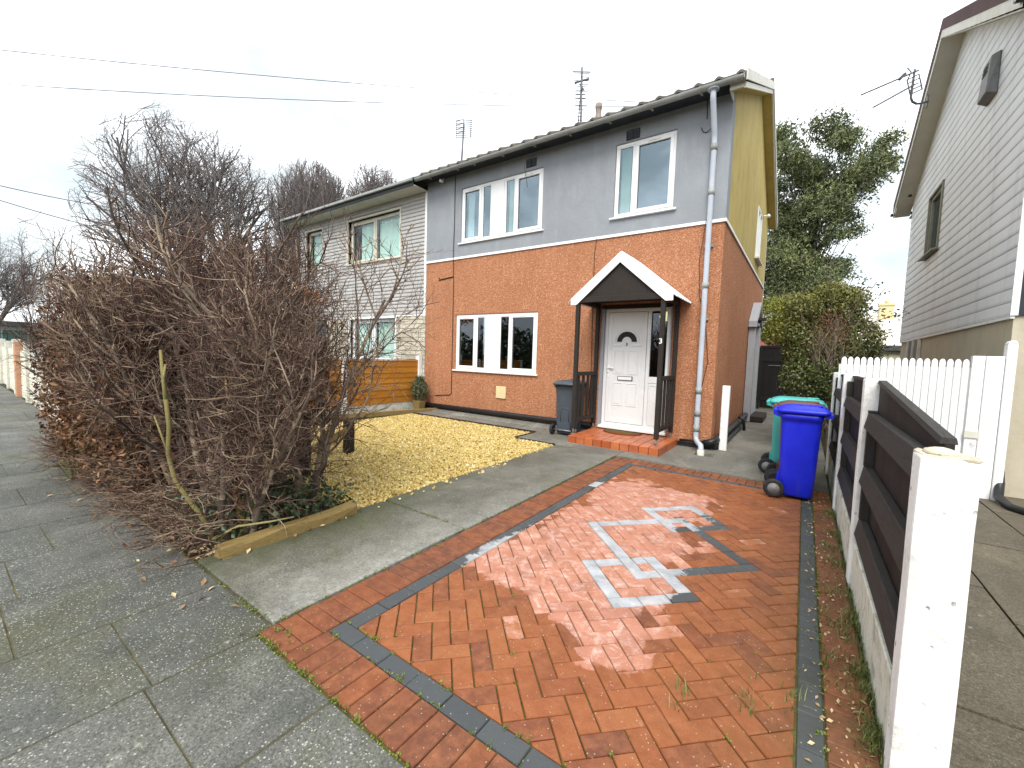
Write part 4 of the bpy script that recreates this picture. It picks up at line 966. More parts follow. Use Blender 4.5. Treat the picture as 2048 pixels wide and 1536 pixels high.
for (q, bays, fr) in ((N1, [(0, .5, 'sash', ('net_curtain', .25, 1)), (.5, 1, 'fixed', ('net_curtain', 0, 1))], 'aged_cream_frame'), (N2, [(0, 1, 'fixed', ('net_curtain', 0, 1))], 'aged_cream_frame'), (N3, [(0, .5, 'sash', ('net_curtain', 0, 1)), (.5, 1, 'fixed', ('net_curtain', 0, 1))], 'upvc_white')):
    window(nb, *q, bays, rec=.11, sill=.05, frame=fr, border=.07, glassm='clear_glass')
    m = MB(); frame_rect(m, q[0]-.05, q[1]+.05, q[2]-.05, q[3]+.05, .05, YF-.015, YF+.112); m.build('window_trim', fr, nb)
m = MB(); frame_rect(m, N4[0], N4[1], N4[2], N4[3], .07, YF+.06, YF+.13); m.box(N4[0]+.07, N4[1]-.07, YF+.08, YF+.12, N4[2]+.07, N4[3]-.07); m.build('door', 'grey_plastic', nb)
m = MB(); m.box(XN, XL-.005, YF+2.3, YF+2.4, .0, 5.6); m.box(XN, XN+.2, YF+.26, YB, -.1, 5.62); m.prism([(YF, 5.62), (YB, 5.62), (YA, 7.45)], 'x', XN, XN+.2); m.build('inner_wall', 'room_dark', nb)
m = MB(); YN = 7.12; roof(m, XN-.25, XL-.002, YN-.01, 2*YA-YN+.01, 5.765, SL, flat=True); m.build('roof', 'concrete_tile', nb)
m = MB(); m.box(XN-.2, XL-.002, YN+.03, YF-.016, 5.585, 5.605); m.build('soffit', 'pale_soffit', nb)
m = MB(); m.box(XN-.2, XL-.022, YN+.0, YN+.029, 5.59, 5.68); m.build('fascia', 'dark_fascia', nb)
m = MB(); m.box(XN-.25, XL-.021, YN-.07, YN-.002, 5.675, 5.745); m.build('gutter', 'gutter_grey', nb, bevel=.01)
# ------------------------------------------------------------------ clad house on the right
rh = thing('house', 'pale clad house with a brown gable roof seen from its side on the right', 'house', (4.5, 7.6, 0))
XC, RF, RB = 1.95, 7.42, 14.45; RA = (RF+RB)/2; RE, RZ, RS, RV = 7.0, 5.52, .535, 1.655
RW = (11.4, 12.4, 3.85, 5.05)
m = MB(); m.box(XC+.03, 9.5, RF+.03, RB-.03, -.1, 2.15); rw = m.build('lower_wall', 'beige_render', rh)
m = MB()     # shiplap boards, one sloping face and a shadow lip each
z = 2.15; pitch = .163; k = 0
while z < RZ+2.2:
    zz = z+pitch
    def span(zq):
        if zq <= 5.66: return RF, RB
        e = (zq-5.66)/RS; return RF+e, RB-e
    a, b = span(z+.02); a1, b1 = span(zz)
    if b-a < .3: break
    ys = [(a, b, a1, b1)]
    if RW[2]-.05 < (z+zz)/2 < RW[3]+.05: ys = [(a, RW[0]-.05, a1, RW[0]-.05), (RW[1]+.05, b, RW[1]+.05, b1)]
    for (p, q, p1, q1) in ys:
        m.add([(XC, p, z+.012), (XC, q, z+.012), (XC-.004, q, z+.04), (XC-.004, p, z+.04), (XC-.002, p1, zz-.012), (XC-.002, q1, zz-.012), (XC+.014, q1, zz), (XC+.014, p1, zz), (XC+.014, p, z), (XC+.014, q, z)],
              [(8, 9, 1, 0), (0, 1, 2, 3), (3, 2, 5, 4), (4, 5, 6, 7)], tone=random.random())
    z = zz
m.build('cladding', 'white_cladding', rh)
m = MB(); grid_wall(m, 'x', XC+.0145, XC+.25, [], [], [RW], RF, RB, 2.151, 5.35); m.prism([(RF, 5.351), (RB, 5.351), (RB, 5.66), (RA, 5.655+(RA-RF)*RS), (RF, 5.66)], 'x', XC+.0145, XC+.25)
m.box(XC+.26, 9.5, RF+.0, RF+.2, 2.151, 5.35); m.box(XC+.26, 9.5, RB-.2, RB, 2.151, 5.35); m.box(XC+1.6, XC+1.7, RF+.3, RB-.3, 2.2, 5.3); m.build('upper_wall', 'dark_fascia', rh)
m = MB(); m.box(XC-.012, XC+.05, RF-.02, RF-.001, 2.15, 5.35); m.box(XC-.004, XC+.03, RF-.0, RB, 2.115, 2.149); m.build('trim', 'upvc_white', rh)
m = MB(); roof(m, RV, 9.8, RE, 2*RA-RE, RZ+.17, RS); m.build('roof', 'maroon_tile', rh)
m = MB(); rake(m, RV-.022, RV, -.10, .10, RE-.02, 0, RE, RA, RZ+.12, RS); m.build('verge_tile', 'maroon_tile', rh)
m = MB(); rake(m, RV-.014, RV+.008, -.235, -.102, RE-.02, 0, RE, RA, RZ+.12, RS); m.build('bargeboard', 'offwhite_trim', rh)
m = MB(); rake(m, RV+.009, XC+.012, -.25, -.232, RE+.02, 0, RE, RA, RZ+.12, RS); m.build('verge_soffit', 'pale_soffit', rh)
for (qa, qb) in ((RE+.02, RF-.03), (2*RA-RF+.03, 2*RA-RE-.02)): m = MB(); m.box(XC-.0, 9.5, qa, qb, 5.33, 5.35); m.build('soffit', 'pale_soffit', rh)
m = MB(); gutter(m, RV-.06, 9.5, RE-.05, RZ-.0, .06); gutter(m, RV-.06, 9.5, 2*RA-RE+.05, RZ-.0, .06); m.build('gutter', 'black_plastic', rh, fix=False)
# window, vent box, lower window
m = MB()
for (a, b, c, d) in ((RW[0], RW[1], RW[2], RW[2]+.06), (RW[0], RW[1], RW[3]-.06, RW[3]), (RW[0], RW[0]+.06, RW[2]+.06, RW[3]-.06), (RW[1]-.06, RW[1], RW[2]+.06, RW[3]-.06)): m.box(XC+.012, XC+.09, a, b, c, d)
for (a, b, c, d) in ((RW[0]-.05, RW[1]+.05, RW[3], RW[3]+.05), (RW[0]-.05, RW[0], RW[2], RW[3]), (RW[1], RW[1]+.05, RW[2], RW[3])): m.box(XC-.03, XC+.05, a, b, c, d)
win = m.build('window', 'grey_green_frame', rh, bevel=.005)
m = MB(); m.box(XC+.05, XC+.058, RW[0]+.05, RW[1]-.05, RW[2]+.05, RW[3]-.05); m.build('pane', 'dark_glass', win)
m = MB(); n = 20; m.add([p for k in range(n+1) for p in ((XC+.13+.015*math.sin(k*2), RW[0]+.03+.94*k/n, RW[2]+.02), (XC+.13+.015*math.sin(k*2), RW[0]+.03+.94*k/n, RW[3]-.02))], [(2*k, 2*k+2, 2*k+3, 2*k+1) for k in range(n)], smooth=True); m.build('curtain', 'far_green_paint', win, fix=False)  # dark green sheet added to imitate the green reflection in this pane
m = MB(); m.hexa([(XC-.11, RW[0]-.08, RW[2]-.07), (XC+.04, RW[0]-.08, RW[2]-.05), (XC+.04, RW[1]+.08, RW[2]-.05), (XC-.11, RW[1]+.08, RW[2]-.07)], [(XC-.11, RW[0]-.08, RW[2]-.035), (XC+.04, RW[0]-.08, RW[2]-.003), (XC+.04, RW[1]+.08, RW[2]-.003), (XC-.11, RW[1]+.08, RW[2]-.035)]); m.build('sill', 'grey_green_frame', win, bevel=.006)
m = MB(); vy0, vy1, vz0, vz1 = 8.78, 9.20, 5.42, 5.94
m.hexa([(XC-.12, vy0+.03, vz0), (XC-.006, vy0, vz0-.05), (XC-.006, vy1, vz0-.05), (XC-.12, vy1-.03, vz0)], [(XC-.09, vy0+.05, vz1-.02), (XC-.006, vy0, vz1), (XC-.006, vy1, vz1), (XC-.09, vy1-.05, vz1-.02)])
for k in range(3): m.bar((XC-.098-.004*k, vy0+.1, vz1-.10-.05*k), (XC-.098-.004*k, vy1-.1, vz1-.10-.05*k), .02, .014)
m.build('vent_cowl', 'hub_grey', rh, bevel=.012)
m = MB(); m.box(XC+.0, XC+.028, 12.2, 13.3, 1.2, 2.1); fw = m.build('window', 'hub_grey', rh)
m = MB(); 
for (a, b, c, d) in ((12.15, 12.22, 1.15, 2.12), (13.28, 13.35, 1.15, 2.12), (12.7, 12.78, 1.15, 2.12), (12.15, 13.35, 1.08, 1.149)): m.box(XC-.025, XC+.027, a, b, c, d)
m.build('window_frame', 'aged_cream_frame', fw)
m = MB(); m.lathe([(.0, .0), (.035, .0), (.05, -.04), (0, -.05)], (RV+.15, 13.9, 5.66), n=12); m.build('soffit_vent', 'black_plastic', rh)
m = MB(); m.tube([(XC-.02, 7.18, .34), (XC-.02, 7.12, .2), (XC-.05, 7.0, .06), (XC-.03, 6.7, .03), (XC+.12, 6.45, .03)], .042, 10)
o = m.build('drain_hose', 'black_plastic'); tag(o, 'short black drain hose at the foot of the clad house wall', 'hose')
# aerials
def yagi(mb, a, b, n, el, ev, refl=True):
    a = Vector(a); b = Vector(b); ev = Vector(ev).normalized(); mb.tube([a, b], .016, 6)
    for k in range(n):
        p = a.lerp(b, (k+.4)/n); h = el*(1-.25*k/n)/2; mb.tube([p-ev*h, p+ev*h], .010, 5)
    if refl:
        u = (b-a).normalized().cross(ev)
        for s in (-2, -1, 1, 2): q = a+u*s*.07; mb.tube([q-ev*el*.55, q+ev*el*.55], .010, 5)
        for s in (-1, 1): mb.tube([a-u*.15+ev*el*.54*s, a+u*.15+ev*el*.54*s], .010, 5)
ae = thing('tv_aerial', 'tall thin aerial with two drooping combs above the orange house roof', 'aerial', (-5.8, YA, 7.9))
m = MB(); m.tube([(-5.79, YA, 7.6), (-5.80, YA, 8.7), (-5.83, YA, 9.85)], .030, 7); m.build('mast', 'aerial_grey', ae)
m = MB(); yagi(m, (-5.83, YA-.02, 9.72), (-6.05, YA+.5, 8.95), 11, .46, (.8, .55, 0)); m.bar((-6.05, YA, 9.50), (-5.62, YA+.06, 9.50), .05, .035); m.build('upper_comb', 'aerial_grey', ae)
m = MB(); yagi(m, (-5.82, YA-.03, 9.35), (-6.12, YA+.45, 8.3), 13, .30, (.8, .55, 0), False); m.bar((-5.84, YA-.05, 9.37), (-5.74, YA-.05, 9.18), .05, .05); m.build('lower_comb', 'aerial_grey', ae)
ae = thing('tv_aerial', 'aerial with a square grid panel above the cream clad house roof', 'aerial', (-10.45, YA, 7.9))
m = MB(); m.tube([(-10.48, YA, 7.5), (-10.37, YA, 9.55)], .032, 7); m.build('mast', 'aerial_grey', ae)
m = MB()
for k in range(9): z = 9.12+.07*k; m.tube([(-10.64, YA-.1, z), (-10.12, YA+.16, z)], .012, 5)
for q in (-10.62, -10.38, -10.14): m.tube([(q, YA+(q+10.38)*.5, 9.10), (q, YA+(q+10.38)*.5, 9.70)], .014, 5)
for k in range(4): z = 9.2+.14*k; m.tube([(-10.55, YA-.2, z), (-10.25, YA-.05, z+.06)], .012, 5)
m.build('grid_panel', 'aerial_grey', ae)
ae = thing('tv_aerial', 'wall aerial on a curved bracket at the verge of the right clad house', 'aerial', (1.62, 11.57, 6.7))
m = MB(); m.tube([(1.635, 11.57, 6.72), (1.506, 11.35, 6.612), (1.43, 11.27, 6.59), (1.36, 11.19, 6.61), (1.329, 11.17, 6.68), (1.34, 11.199, 6.93), (1.356, 11.235, 7.23)], .019, 8); m.box(1.612, 1.632, 11.50, 11.64, 6.62, 6.82); m.build('bracket', 'aerial_grey', ae)
m = MB(); yagi(m, (1.408, 11.271, 7.211), (.535, 10.488, 6.641), 9, .13, (.45, -.5, -.2), False); m.bar((1.20, 11.06, 7.11), (1.12, 11.0, 7.0), .05, .05); m.tube([(1.24, 11.17, 7.26), (1.30, 11.18, 7.17), (1.248, 11.141, 7.0)], .012, 6); m.build('upper_comb', 'aerial_grey', ae)
m = MB(); yagi(m, (1.37, 11.222, 6.94), (.752, 10.621, 6.421), 10, .17, (.6, -.4, .0)); m.build('lower_comb', 'aerial_grey', ae)

# ------------------------------------------------------------------ black fence with white concrete posts
fen = thing('fence', 'black board fence with white concrete posts beside the brick driveway', 'fence', (.41, 3.7, 0))
FX = .340
def fpost(y0, y1, h, x1, rough=.004, name='post'):
    m = MB(); m.box(FX, x1, y0, y1, -.05, h); o = m.build(name, 'white_post', fen, bevel=.009, seg=2, rough=rough); return o
o = fpost(1.935, 2.045, 1.205, .487, .0035)
m = MB(); m.box(FX+.004, .483, 1.938, 2.042, 1.197, 1.213); cap = m.build('mortar_top', 'old_mortar', o, bevel=.006, rough=.012); m = MB(); m.lathe([(0, 0), (.05, .0), (.042, .012), (.02, .02), (0, .021)], (.405, 2.0, 1.208), n=12); m.build('mortar_lump', 'old_mortar', cap, rough=.008)
fpost(3.66, 3.77, 1.415, .475); fpost(5.48, 5.59, 1.415, .475); fpost(7.32, 7.43, 1.40, .475)
def fpanel(ya, yb, za, zb):
    gb = MB(); gb.box(.358, .40, ya, yb, -.05, .285); gb.build('gravel_board', 'mossy_board', fen, bevel=.006, rough=.003)
    m = MB(); y = ya; w = .105
    while y < yb-.01:
        e = min(y+w, yb); f = (y+e)/2; zt = za+(zb-za)*(f-ya)/(yb-ya)
        m.hexa([(.418, y, .29), (.432+.012, y, .29), (.424, e+.012 if e < yb else e, .29), (.418, e, .29)], [(.418, y, zt), (.444, y, zt), (.424, e+.012 if e < yb else e, zt), (.418, e, zt)], tone=random.random()); y = e
    m.build('boards', 'board_timber', fen)
    for (z0, z1) in ((1.085, 1.19), (.71, .83), (.345, .465)):
        m = MB(); m.hexa([(.352, ya+.003, z0), (.416, ya+.003, z0), (.416, yb-.003, z0), (.352, yb-.003, z0)], [(.372, ya+.003, z1), (.416, ya+.003, z1), (.416, yb-.003, z1), (.372, yb-.003, z1)], tone=random.random()*.5); m.build('rail', 'rail_timber', fen, bevel=.004)
    for (z0, z1) in ((.468, .707), (.833, 1.082), (1.193, min(za, zb)-.03)): m = MB(); m.box(.368, .416, yb-.055, yb-.004, z0, z1); m.build('end_strip', 'rail_timber', fen)  # upright strips of rail colour at the far end of each panel
    m = MB(); m.hexa([(.405, ya+.003, za+.003), (.452, ya+.003, za+.003), (.452, yb-.003, zb+.003), (.405, yb-.003, zb+.003)], [(.410, ya+.003, za+.025), (.447, ya+.003, za+.025), (.447, yb-.003, zb+.025), (.410, yb-.003, zb+.025)]); m.build('capping', 'rail_timber', fen)
fpanel(2.047, 3.658, 1.235, 1.385); fpanel(3.772, 5.478, 1.37, 1.375); fpanel(5.592, 7.318, 1.36, 1.36)

# ------------------------------------------------------------------ orange panel fence on the left
of = thing('fence', 'orange stained board fence with white posts dividing the two front gardens', 'fence', (-8.3, 5.4, 0))
for y in (2.95, 5.29, 7.48):
    m = MB(); m.box(-8.36, -8.23, y, y+.11, -.05, 1.40 if y > 7 else 1.33); m.build('post', 'white_post', of, bevel=.008, seg=2, rough=.003)
for (ya, yb) in ((3.062, 5.288), (5.402, 7.478)):
    m = MB(); m.box(-8.325, -8.285, ya, yb, -.05, .235); m.build('gravel_board', 'mossy_board', of, bevel=.005, rough=.003)
    m = MB(); z = .24; k = 0
    while z < 1.25:
        w = random.choice((.125, .15, .17)); zt = min(z+w, 1.27)
        m.hexa([(-8.272, ya, z-.012), (-8.29, ya, z-.012), (-8.29, yb, z-.012+random.uniform(-.006, .006)), (-8.272, yb, z-.012)][::-1], [(-8.284, ya, zt), (-8.294, ya, zt), (-8.294, yb, zt), (-8.284, yb, zt)][::-1], tone=random.random()); z = zt
    m.build('boards', 'orange_timber', of)
    m = MB(); m.box(-8.31, -8.262, ya, yb, 1.275, 1.30); m.build('capping', 'orange_timber', of, bevel=.003)

# ------------------------------------------------------------------ precast garden walls down the street
gw = thing('garden_wall', 'cream precast panel wall running along the pavement to the left', 'wall', (-14, 1.42, 0))
xs = [-9.95, -12.62, -15.2, -17.9, -20.2, -22.6, -25.2, -28]
for i, x in enumerate(xs):
    m = MB(); h = 1.44+(.06 if i % 2 else 0); yy = 1.36+(-x-12.6)*.018 if x < -12.6 else 1.36
    m.box(x-.07, x+.07, yy, yy+.16, -.05, h); m.build('post', 'cream_wall', gw, bevel=.01)
m = MB(); m.box(-17.05, -16.83, 1.40, 1.62, -.05, 1.44); o = m.build('post', 'pink_post', gw, bevel=.012); o['label'] = 'pinkish brown post between the cream panels'
for a, b in zip(xs, xs[1:]):
    ya = 1.42+max(0, -a-12.6)*.018; yb = 1.42+max(0, -b-12.6)*.018
    for k in range(4):
        z0 = -.03+k*.31; m = MB(); m.hexa([(b+.072, yb, z0+.004), (a-.072, ya, z0+.004), (a-.072, ya+.05, z0+.004), (b+.072, yb+.05, z0+.004)], [(b+.072, yb, z0+.302), (a-.072, ya, z0+.302), (a-.072, ya+.05, z0+.302), (b+.072, yb+.05, z0+.302)])
        m.build('panel', 'cream_wall', gw, bevel=.018)
# low dark post and rail inside the hedge
lf = thing('low_fence', 'low dark brown post and rail fence between hedge and gravel', 'fence', (-5.0, 3.0, 0))
for (x, y, h) in ((-4.77, 2.56, .78), (-5.37, 3.55, .46)):
    m = MB(); m.box(x-.06, x+.06, y-.06, y+.06, -.04, h); m.build('post', 'black_timber', lf, bevel=.008)
m = MB(); m.bar((-4.73, 2.62, .30), (-5.35, 3.50, .34), .03, .09); m.build('rail', 'edging_timber', lf, bevel=.004)
# white concrete stump beside the corner
m = MB(); m.box(-1.10, -.985, 7.70, 7.79, -.02, 1.10); o = m.build('concrete_stump', 'white_post', None, bevel=.014, seg=2, rough=.004, org=(-1.04, 7.745, 0)); tag(o, 'white painted concrete stump standing by the house corner', 'post')

# ------------------------------------------------------------------ side gate, white palisade gate, far panel
sg = thing('side_gate', 'black boarded gate closing the passage behind the house', 'gate', (-.6, 15.6, 0))
m = MB()
for k in range(11): m.box(-1.12+k*.108, -1.12+k*.108+.104, 15.60, 15.625, .06, 1.98, tone=random.random())
m.build('boards', 'gate_timber', sg)
m = MB(); m.box(-1.2, -1.13, 15.55, 15.66, 0, 2.06); m.box(.07, .15, 15.55, 15.66, 0, 2.06); m.box(-1.129, .069, 15.58, 15.65, 1.985, 2.06); m.box(-1.12, .06, 15.575, 15.599, 1.55, 1.66); m.box(-1.12, .06, 15.575, 15.599, .3, .4); m.build('frame', 'gate_timber', sg, bevel=.004)
m = MB(); m.box(-.95, -.62, 15.566, 15.574, 1.42, 1.44); m.build('bolt', 'galvanised', sg)
pg = thing('palisade_gate', 'white round-topped palisade gate across the neighbouring driveway', 'gate', (1.2, 7.1, 0))
YG = 7.10
for k in range(18):
    x = .40+k*.0665; m = MB(); pts = [(x, .10), (x+.055, .10), (x+.055, 1.57)]+[(x+.0275+.0275*math.cos(PI*q/6), 1.57+.05*math.sin(PI*q/6)) for q in range(1, 6)]+[(x, 1.57)]
    m.prism(pts, 'y', YG, YG+.02); m.build('picket', 'bright_white', pg, bevel=.004)
m = MB(); m.box(.38, 1.61, YG+.021, YG+.06, 1.26, 1.35); m.box(.38, 1.61, YG+.021, YG+.06, .28, .37); m.box(.38, 1.61, YG+.022, YG+.045, .10, 1.52); m.build('rail', 'bright_white', pg)
m = MB(); m.box(1.60, 1.70, YG-.03, YG+.05, .06, 1.66); m.box(1.605, 1.695, YG-.034, YG-.031, 1.30, 1.306); g1 = m.build('stile', 'bright_white', pg, bevel=.008)
m = MB(); m.box(1.59, 1.71, YG-.05, YG-.032, .70, .78); m.tube([(1.655, YG-.05, .66), (1.69, YG-.06, .66), (1.69, YG-.06, .62), (1.655, YG-.06, .62), (1.655, YG-.06, .66)], .006, 6); m.build('latch', 'offwhite_trim', g1)
m = MB(); m.box(1.715, 1.86, YG-.01, YG+.10, -.02, 1.66); m.build('board_post', 'bright_white', pg, bevel=.01)
m = MB(); m.box(1.865, 1.945, YG-.02, YG+.10, -.02, 1.80); m.prism([(1.865, 1.801), (1.945, 1.801), (1.925, 1.84), (1.885, 1.84)], 'y', YG-.02, YG+.10); m.build('hanging_post', 'bright_white', pg, bevel=.008)
fp = thing('white_gate', 'plain white boarded gate further back beside the clad house', 'gate', (1.2, 13.2, 0))
m = MB()
for k in range(6): m.box(.72+k*.125, .72+k*.125+.12, 13.2, 13.225, .1, 1.62); 
m.build('boards', 'bright_white', fp)
m = MB(); m.box(1.47, 1.57, 13.16, 13.26, 0, 1.72); m.box(.62, .71, 13.16, 13.26, 0, 1.72); m.box(.715, 1.465, 13.17, 13.25, 1.625, 1.71); m.build('frame', 'bright_white', fp, bevel=.005)

# ------------------------------------------------------------------ wheelie bins
def bin_(name, mat, label, wd=.485, dp=.52, h=1.04, group='wheelie bins', grey=False):
    r = thing(name, label, 'bin', (0, 0, 0), group)
    # x: rear (wheels, lid hinge) negative; front positive
    def ring(hx0, hx1, hy, z, c=.05):
        pts = []
        for (sx, sy, a0) in ((1, -1, -90), (1, 1, 0), (-1, 1, 90), (-1, -1, 180)):
            cx = (hx1-c) if sx > 0 else (hx0+c); cy = sy*(hy-c)
            for k in range(5): a = math.radians(a0+k*22.5); pts.append((cx+c*math.cos(a), cy+c*math.sin(a), z))
        return pts
    def loft(mb, rings, cap=True):
        n = len(rings[0]); b = len(mb.v); vs = [p for r_ in rings for p in r_]; fs = []
        for i in range(len(rings)-1): fs += [(i*n+j, i*n+(j+1) % n, (i+1)*n+(j+1) % n, (i+1)*n+j) for j in range(n)]
        if cap: fs += [tuple(range(n))[::-1], tuple((len(rings)-1)*n+j for j in range(n))]
        mb.add(vs, fs, smooth=True)
    m = MB(); x0b, x1b = -dp/2+.035, dp/2-.07
    loft(m, [ring(x0b, x1b-.01, wd/2-.085, .03), ring(x0b-.005, x1b, wd/2-.075, .05), ring(x0b-.012, x1b+.012, wd/2-.068, .25), ring(-dp/2+.008, dp/2-.035, wd/2-.040, .84, .06), ring(-dp/2+.005, dp/2-.03, wd/2-.036, .885, .06), ring(-dp/2-.005, dp/2-.025, wd/2-.015, .90, .06), ring(-dp/2-.005, dp/2-.02, wd/2-.012, .955, .06)])
    if grey:    # the embossed arch on the rear
        pts = [(x0b-.012-.02*(z-.2), y, z) for (y, z) in ((-.085, .22), (-.085, .46), (-.075, .50), (-.05, .515), (.05, .515), (.075, .50), (.085, .46), (.085, .22))]
        m.tube(pts, .009, 6)
    m.box(x0b-.035, x0b+.05, -wd/2+.12, wd/2-.12, .10, .26)
    body = m.build('body', mat, r, bevel=0)
    m = MB(); zl = .958
    loft(m, [ring(-dp/2-.03, dp/2+.03, wd/2+.004, zl, .05), ring(-dp/2-.03, dp/2+.035, wd/2+.008, zl+.03, .05), ring(-dp/2-.025, dp/2+.02, wd/2-.01, zl+.05, .05), ring(-dp/2+.035, dp/2-.05, wd/2-.075, zl+.075, .06), ring(-dp/2+.07, dp/2-.09, wd/2-.11, zl+.083, .05)])
    m.box(dp/2-.02, dp/2+.055, -wd/2+.02, wd/2-.02, zl-.025, zl+.012)
    lid = m.build('lid', mat, r)
    m = MB(); m.tube([(-dp/2-.055, -wd/2+.03, zl+.015), (-dp/2-.055, wd/2-.03, zl+.015)], .022, 10)
    for s in (-1, 1): m.hexa([(-dp/2-.07, s*(wd/2-.06)-.018, zl-.03), (-dp/2+.02, s*(wd/2-.06)-.018, zl-.06), (-dp/2+.02, s*(wd/2-.06)+.018, zl-.06), (-dp/2-.07, s*(wd/2-.06)+.018, zl-.03)], [(-dp/2-.07, s*(wd/2-.06)-.018, zl+.035), (-dp/2+.02, s*(wd/2-.06)-.018, zl+.03), (-dp/2+.02, s*(wd/2-.06)+.018, zl+.03), (-dp/2-.07, s*(wd/2-.06)+.018, zl+.035)])
    m.build('handle', mat, r, bevel=.006)
    m = MB(); m.box(dp/2-.16, dp/2-.03, -.06, .06, zl+.078, zl+.092); m.build('lid_grip', mat, lid, bevel=.006)
    m = MB(); m.tube([(x0b-.05, -wd/2+.01, .10), (x0b-.05, wd/2-.01, .10)], .011, 8); m.build('axle', 'galvanised', r)
    for s in (-1, 1):
        y = s*(wd/2-.025); R_ = .102
        m = MB(); m.lathe([(.0, -.022), (.062, -.022), (.07, -.026), (R_-.012, -.026), (R_, -.014), (R_, .014), (R_-.012, .026), (.07, .026), (.062, .022), (.0, .022)], (x0b-.05, y, R_+.002), 'y', 28); wh = m.build('wheel', 'rubber', r)
        m = MB(); m.lathe([(.0, s*.034), (.025, s*.034), (.03, s*.028), (.058, s*.0265), (.06, s*.0225), (0, s*.0222)], (x0b-.05, y, R_+.002), 'y', 20); m.build('hub', 'hub_grey', wh)
    return r
def place(r, x, y, rz): r.location = (x, y, .011 if y > 6.1 else .004); r.rotation_euler = (0, 0, rz)
b = bin_('wheelie_bin', 'blue_plastic', 'bright blue wheelie bin, the nearest of the row by the black fence', dp=.41, wd=.46); place(b, .025, 5.65, .0)
b = bin_('wheelie_bin', 'brown_plastic', 'brown wheelie bin squeezed between the blue and the turquoise bin', dp=.41, wd=.46); place(b, .0, 6.16, .0); b.location.z = .006
b = bin_('wheelie_bin', 'teal_plastic', 'turquoise wheelie bin, the farthest of the row by the black fence', dp=.53, wd=.50, h=1.07); place(b, -.05, 6.75, .0)
b = bin_('wheelie_bin', 'grey_plastic', 'grey wheelie bin standing against the orange wall beside the porch', group=None, grey=True, wd=.50); place(b, -3.66, 7.20, PI/2+.06)
# plant pot by the orange fence
pp = thing('potted_conifer', 'small grey-green conifer in a square pot at the wall corner', 'plant', (-7.98, 7.28, 0))
m = MB(); m.hexa([(-8.07, 7.19, 0), (-7.89, 7.19, 0), (-7.89, 7.37, 0), (-8.07, 7.37, 0)], [(-8.10, 7.16, .27), (-7.86, 7.16, .27), (-7.86, 7.40, .27), (-8.10, 7.40, .27)]); m.build('pot', 'edging_timber', pp, bevel=.01)
n = 1100; h = RNG.uniform(0, 1, n)**.9; rr = (.06+.17*np.sin(np.clip(h*1.15, 0, 1)*PI*.82+.25))*np.sqrt(RNG.uniform(.1, 1, n)); an = RNG.uniform(0, 2*PI, n)
C_ = np.stack([-7.98+rr*np.cos(an), 7.28+rr*np.sin(an), .27+.60*h], 1); V, F = leaves_np(C_, .12, .09, up=(0, 0, .5)); np_mesh('foliage', V, F, 'conifer_leaf', pp, np.repeat(RNG.random(n), 2))
m = MB(); m.tube([(-7.98, 7.28, .2), (-7.97, 7.28, .75)], .012, 6); m.build('stem', 'hedge_bark', pp)
# overhead wires
def wire(name, a, b, sag, r, label):
    a = Vector(a); b = Vector(b); m = MB(); m.tube([a.lerp(b, k/24)-Vector((0, 0, sag*4*(k/24)*(1-k/24))) for k in range(25)], r, 5, cap=False)
    o = m.build(name, 'wire_grey'); tag(o, label, 'cable', 'overhead telephone wires')
wire('overhead_wire', (-41.8, 2.76, 18.91), (-7.42, 33.1, 19.93), .35, .022, 'upper of the two long wires crossing the sky above the houses')
wire('overhead_wire', (-41.7, 2.68, 16.84), (-7.42, 33.1, 19.86), .45, .022, 'lower of the two long wires crossing the sky above the houses')
wire('overhead_wire', (-49.55, 2.94, 12.81), (-59.0, 14.9, 15.65), .25, .035, 'faint wire at the far left passing behind the bare hedge, the upper one')
wire('overhead_wire', (-49.5, 2.90, 11.87), (-58.9, 14.8, 12.78), .25, .035, 'faint wire at the far left passing behind the bare hedge, the lower one')
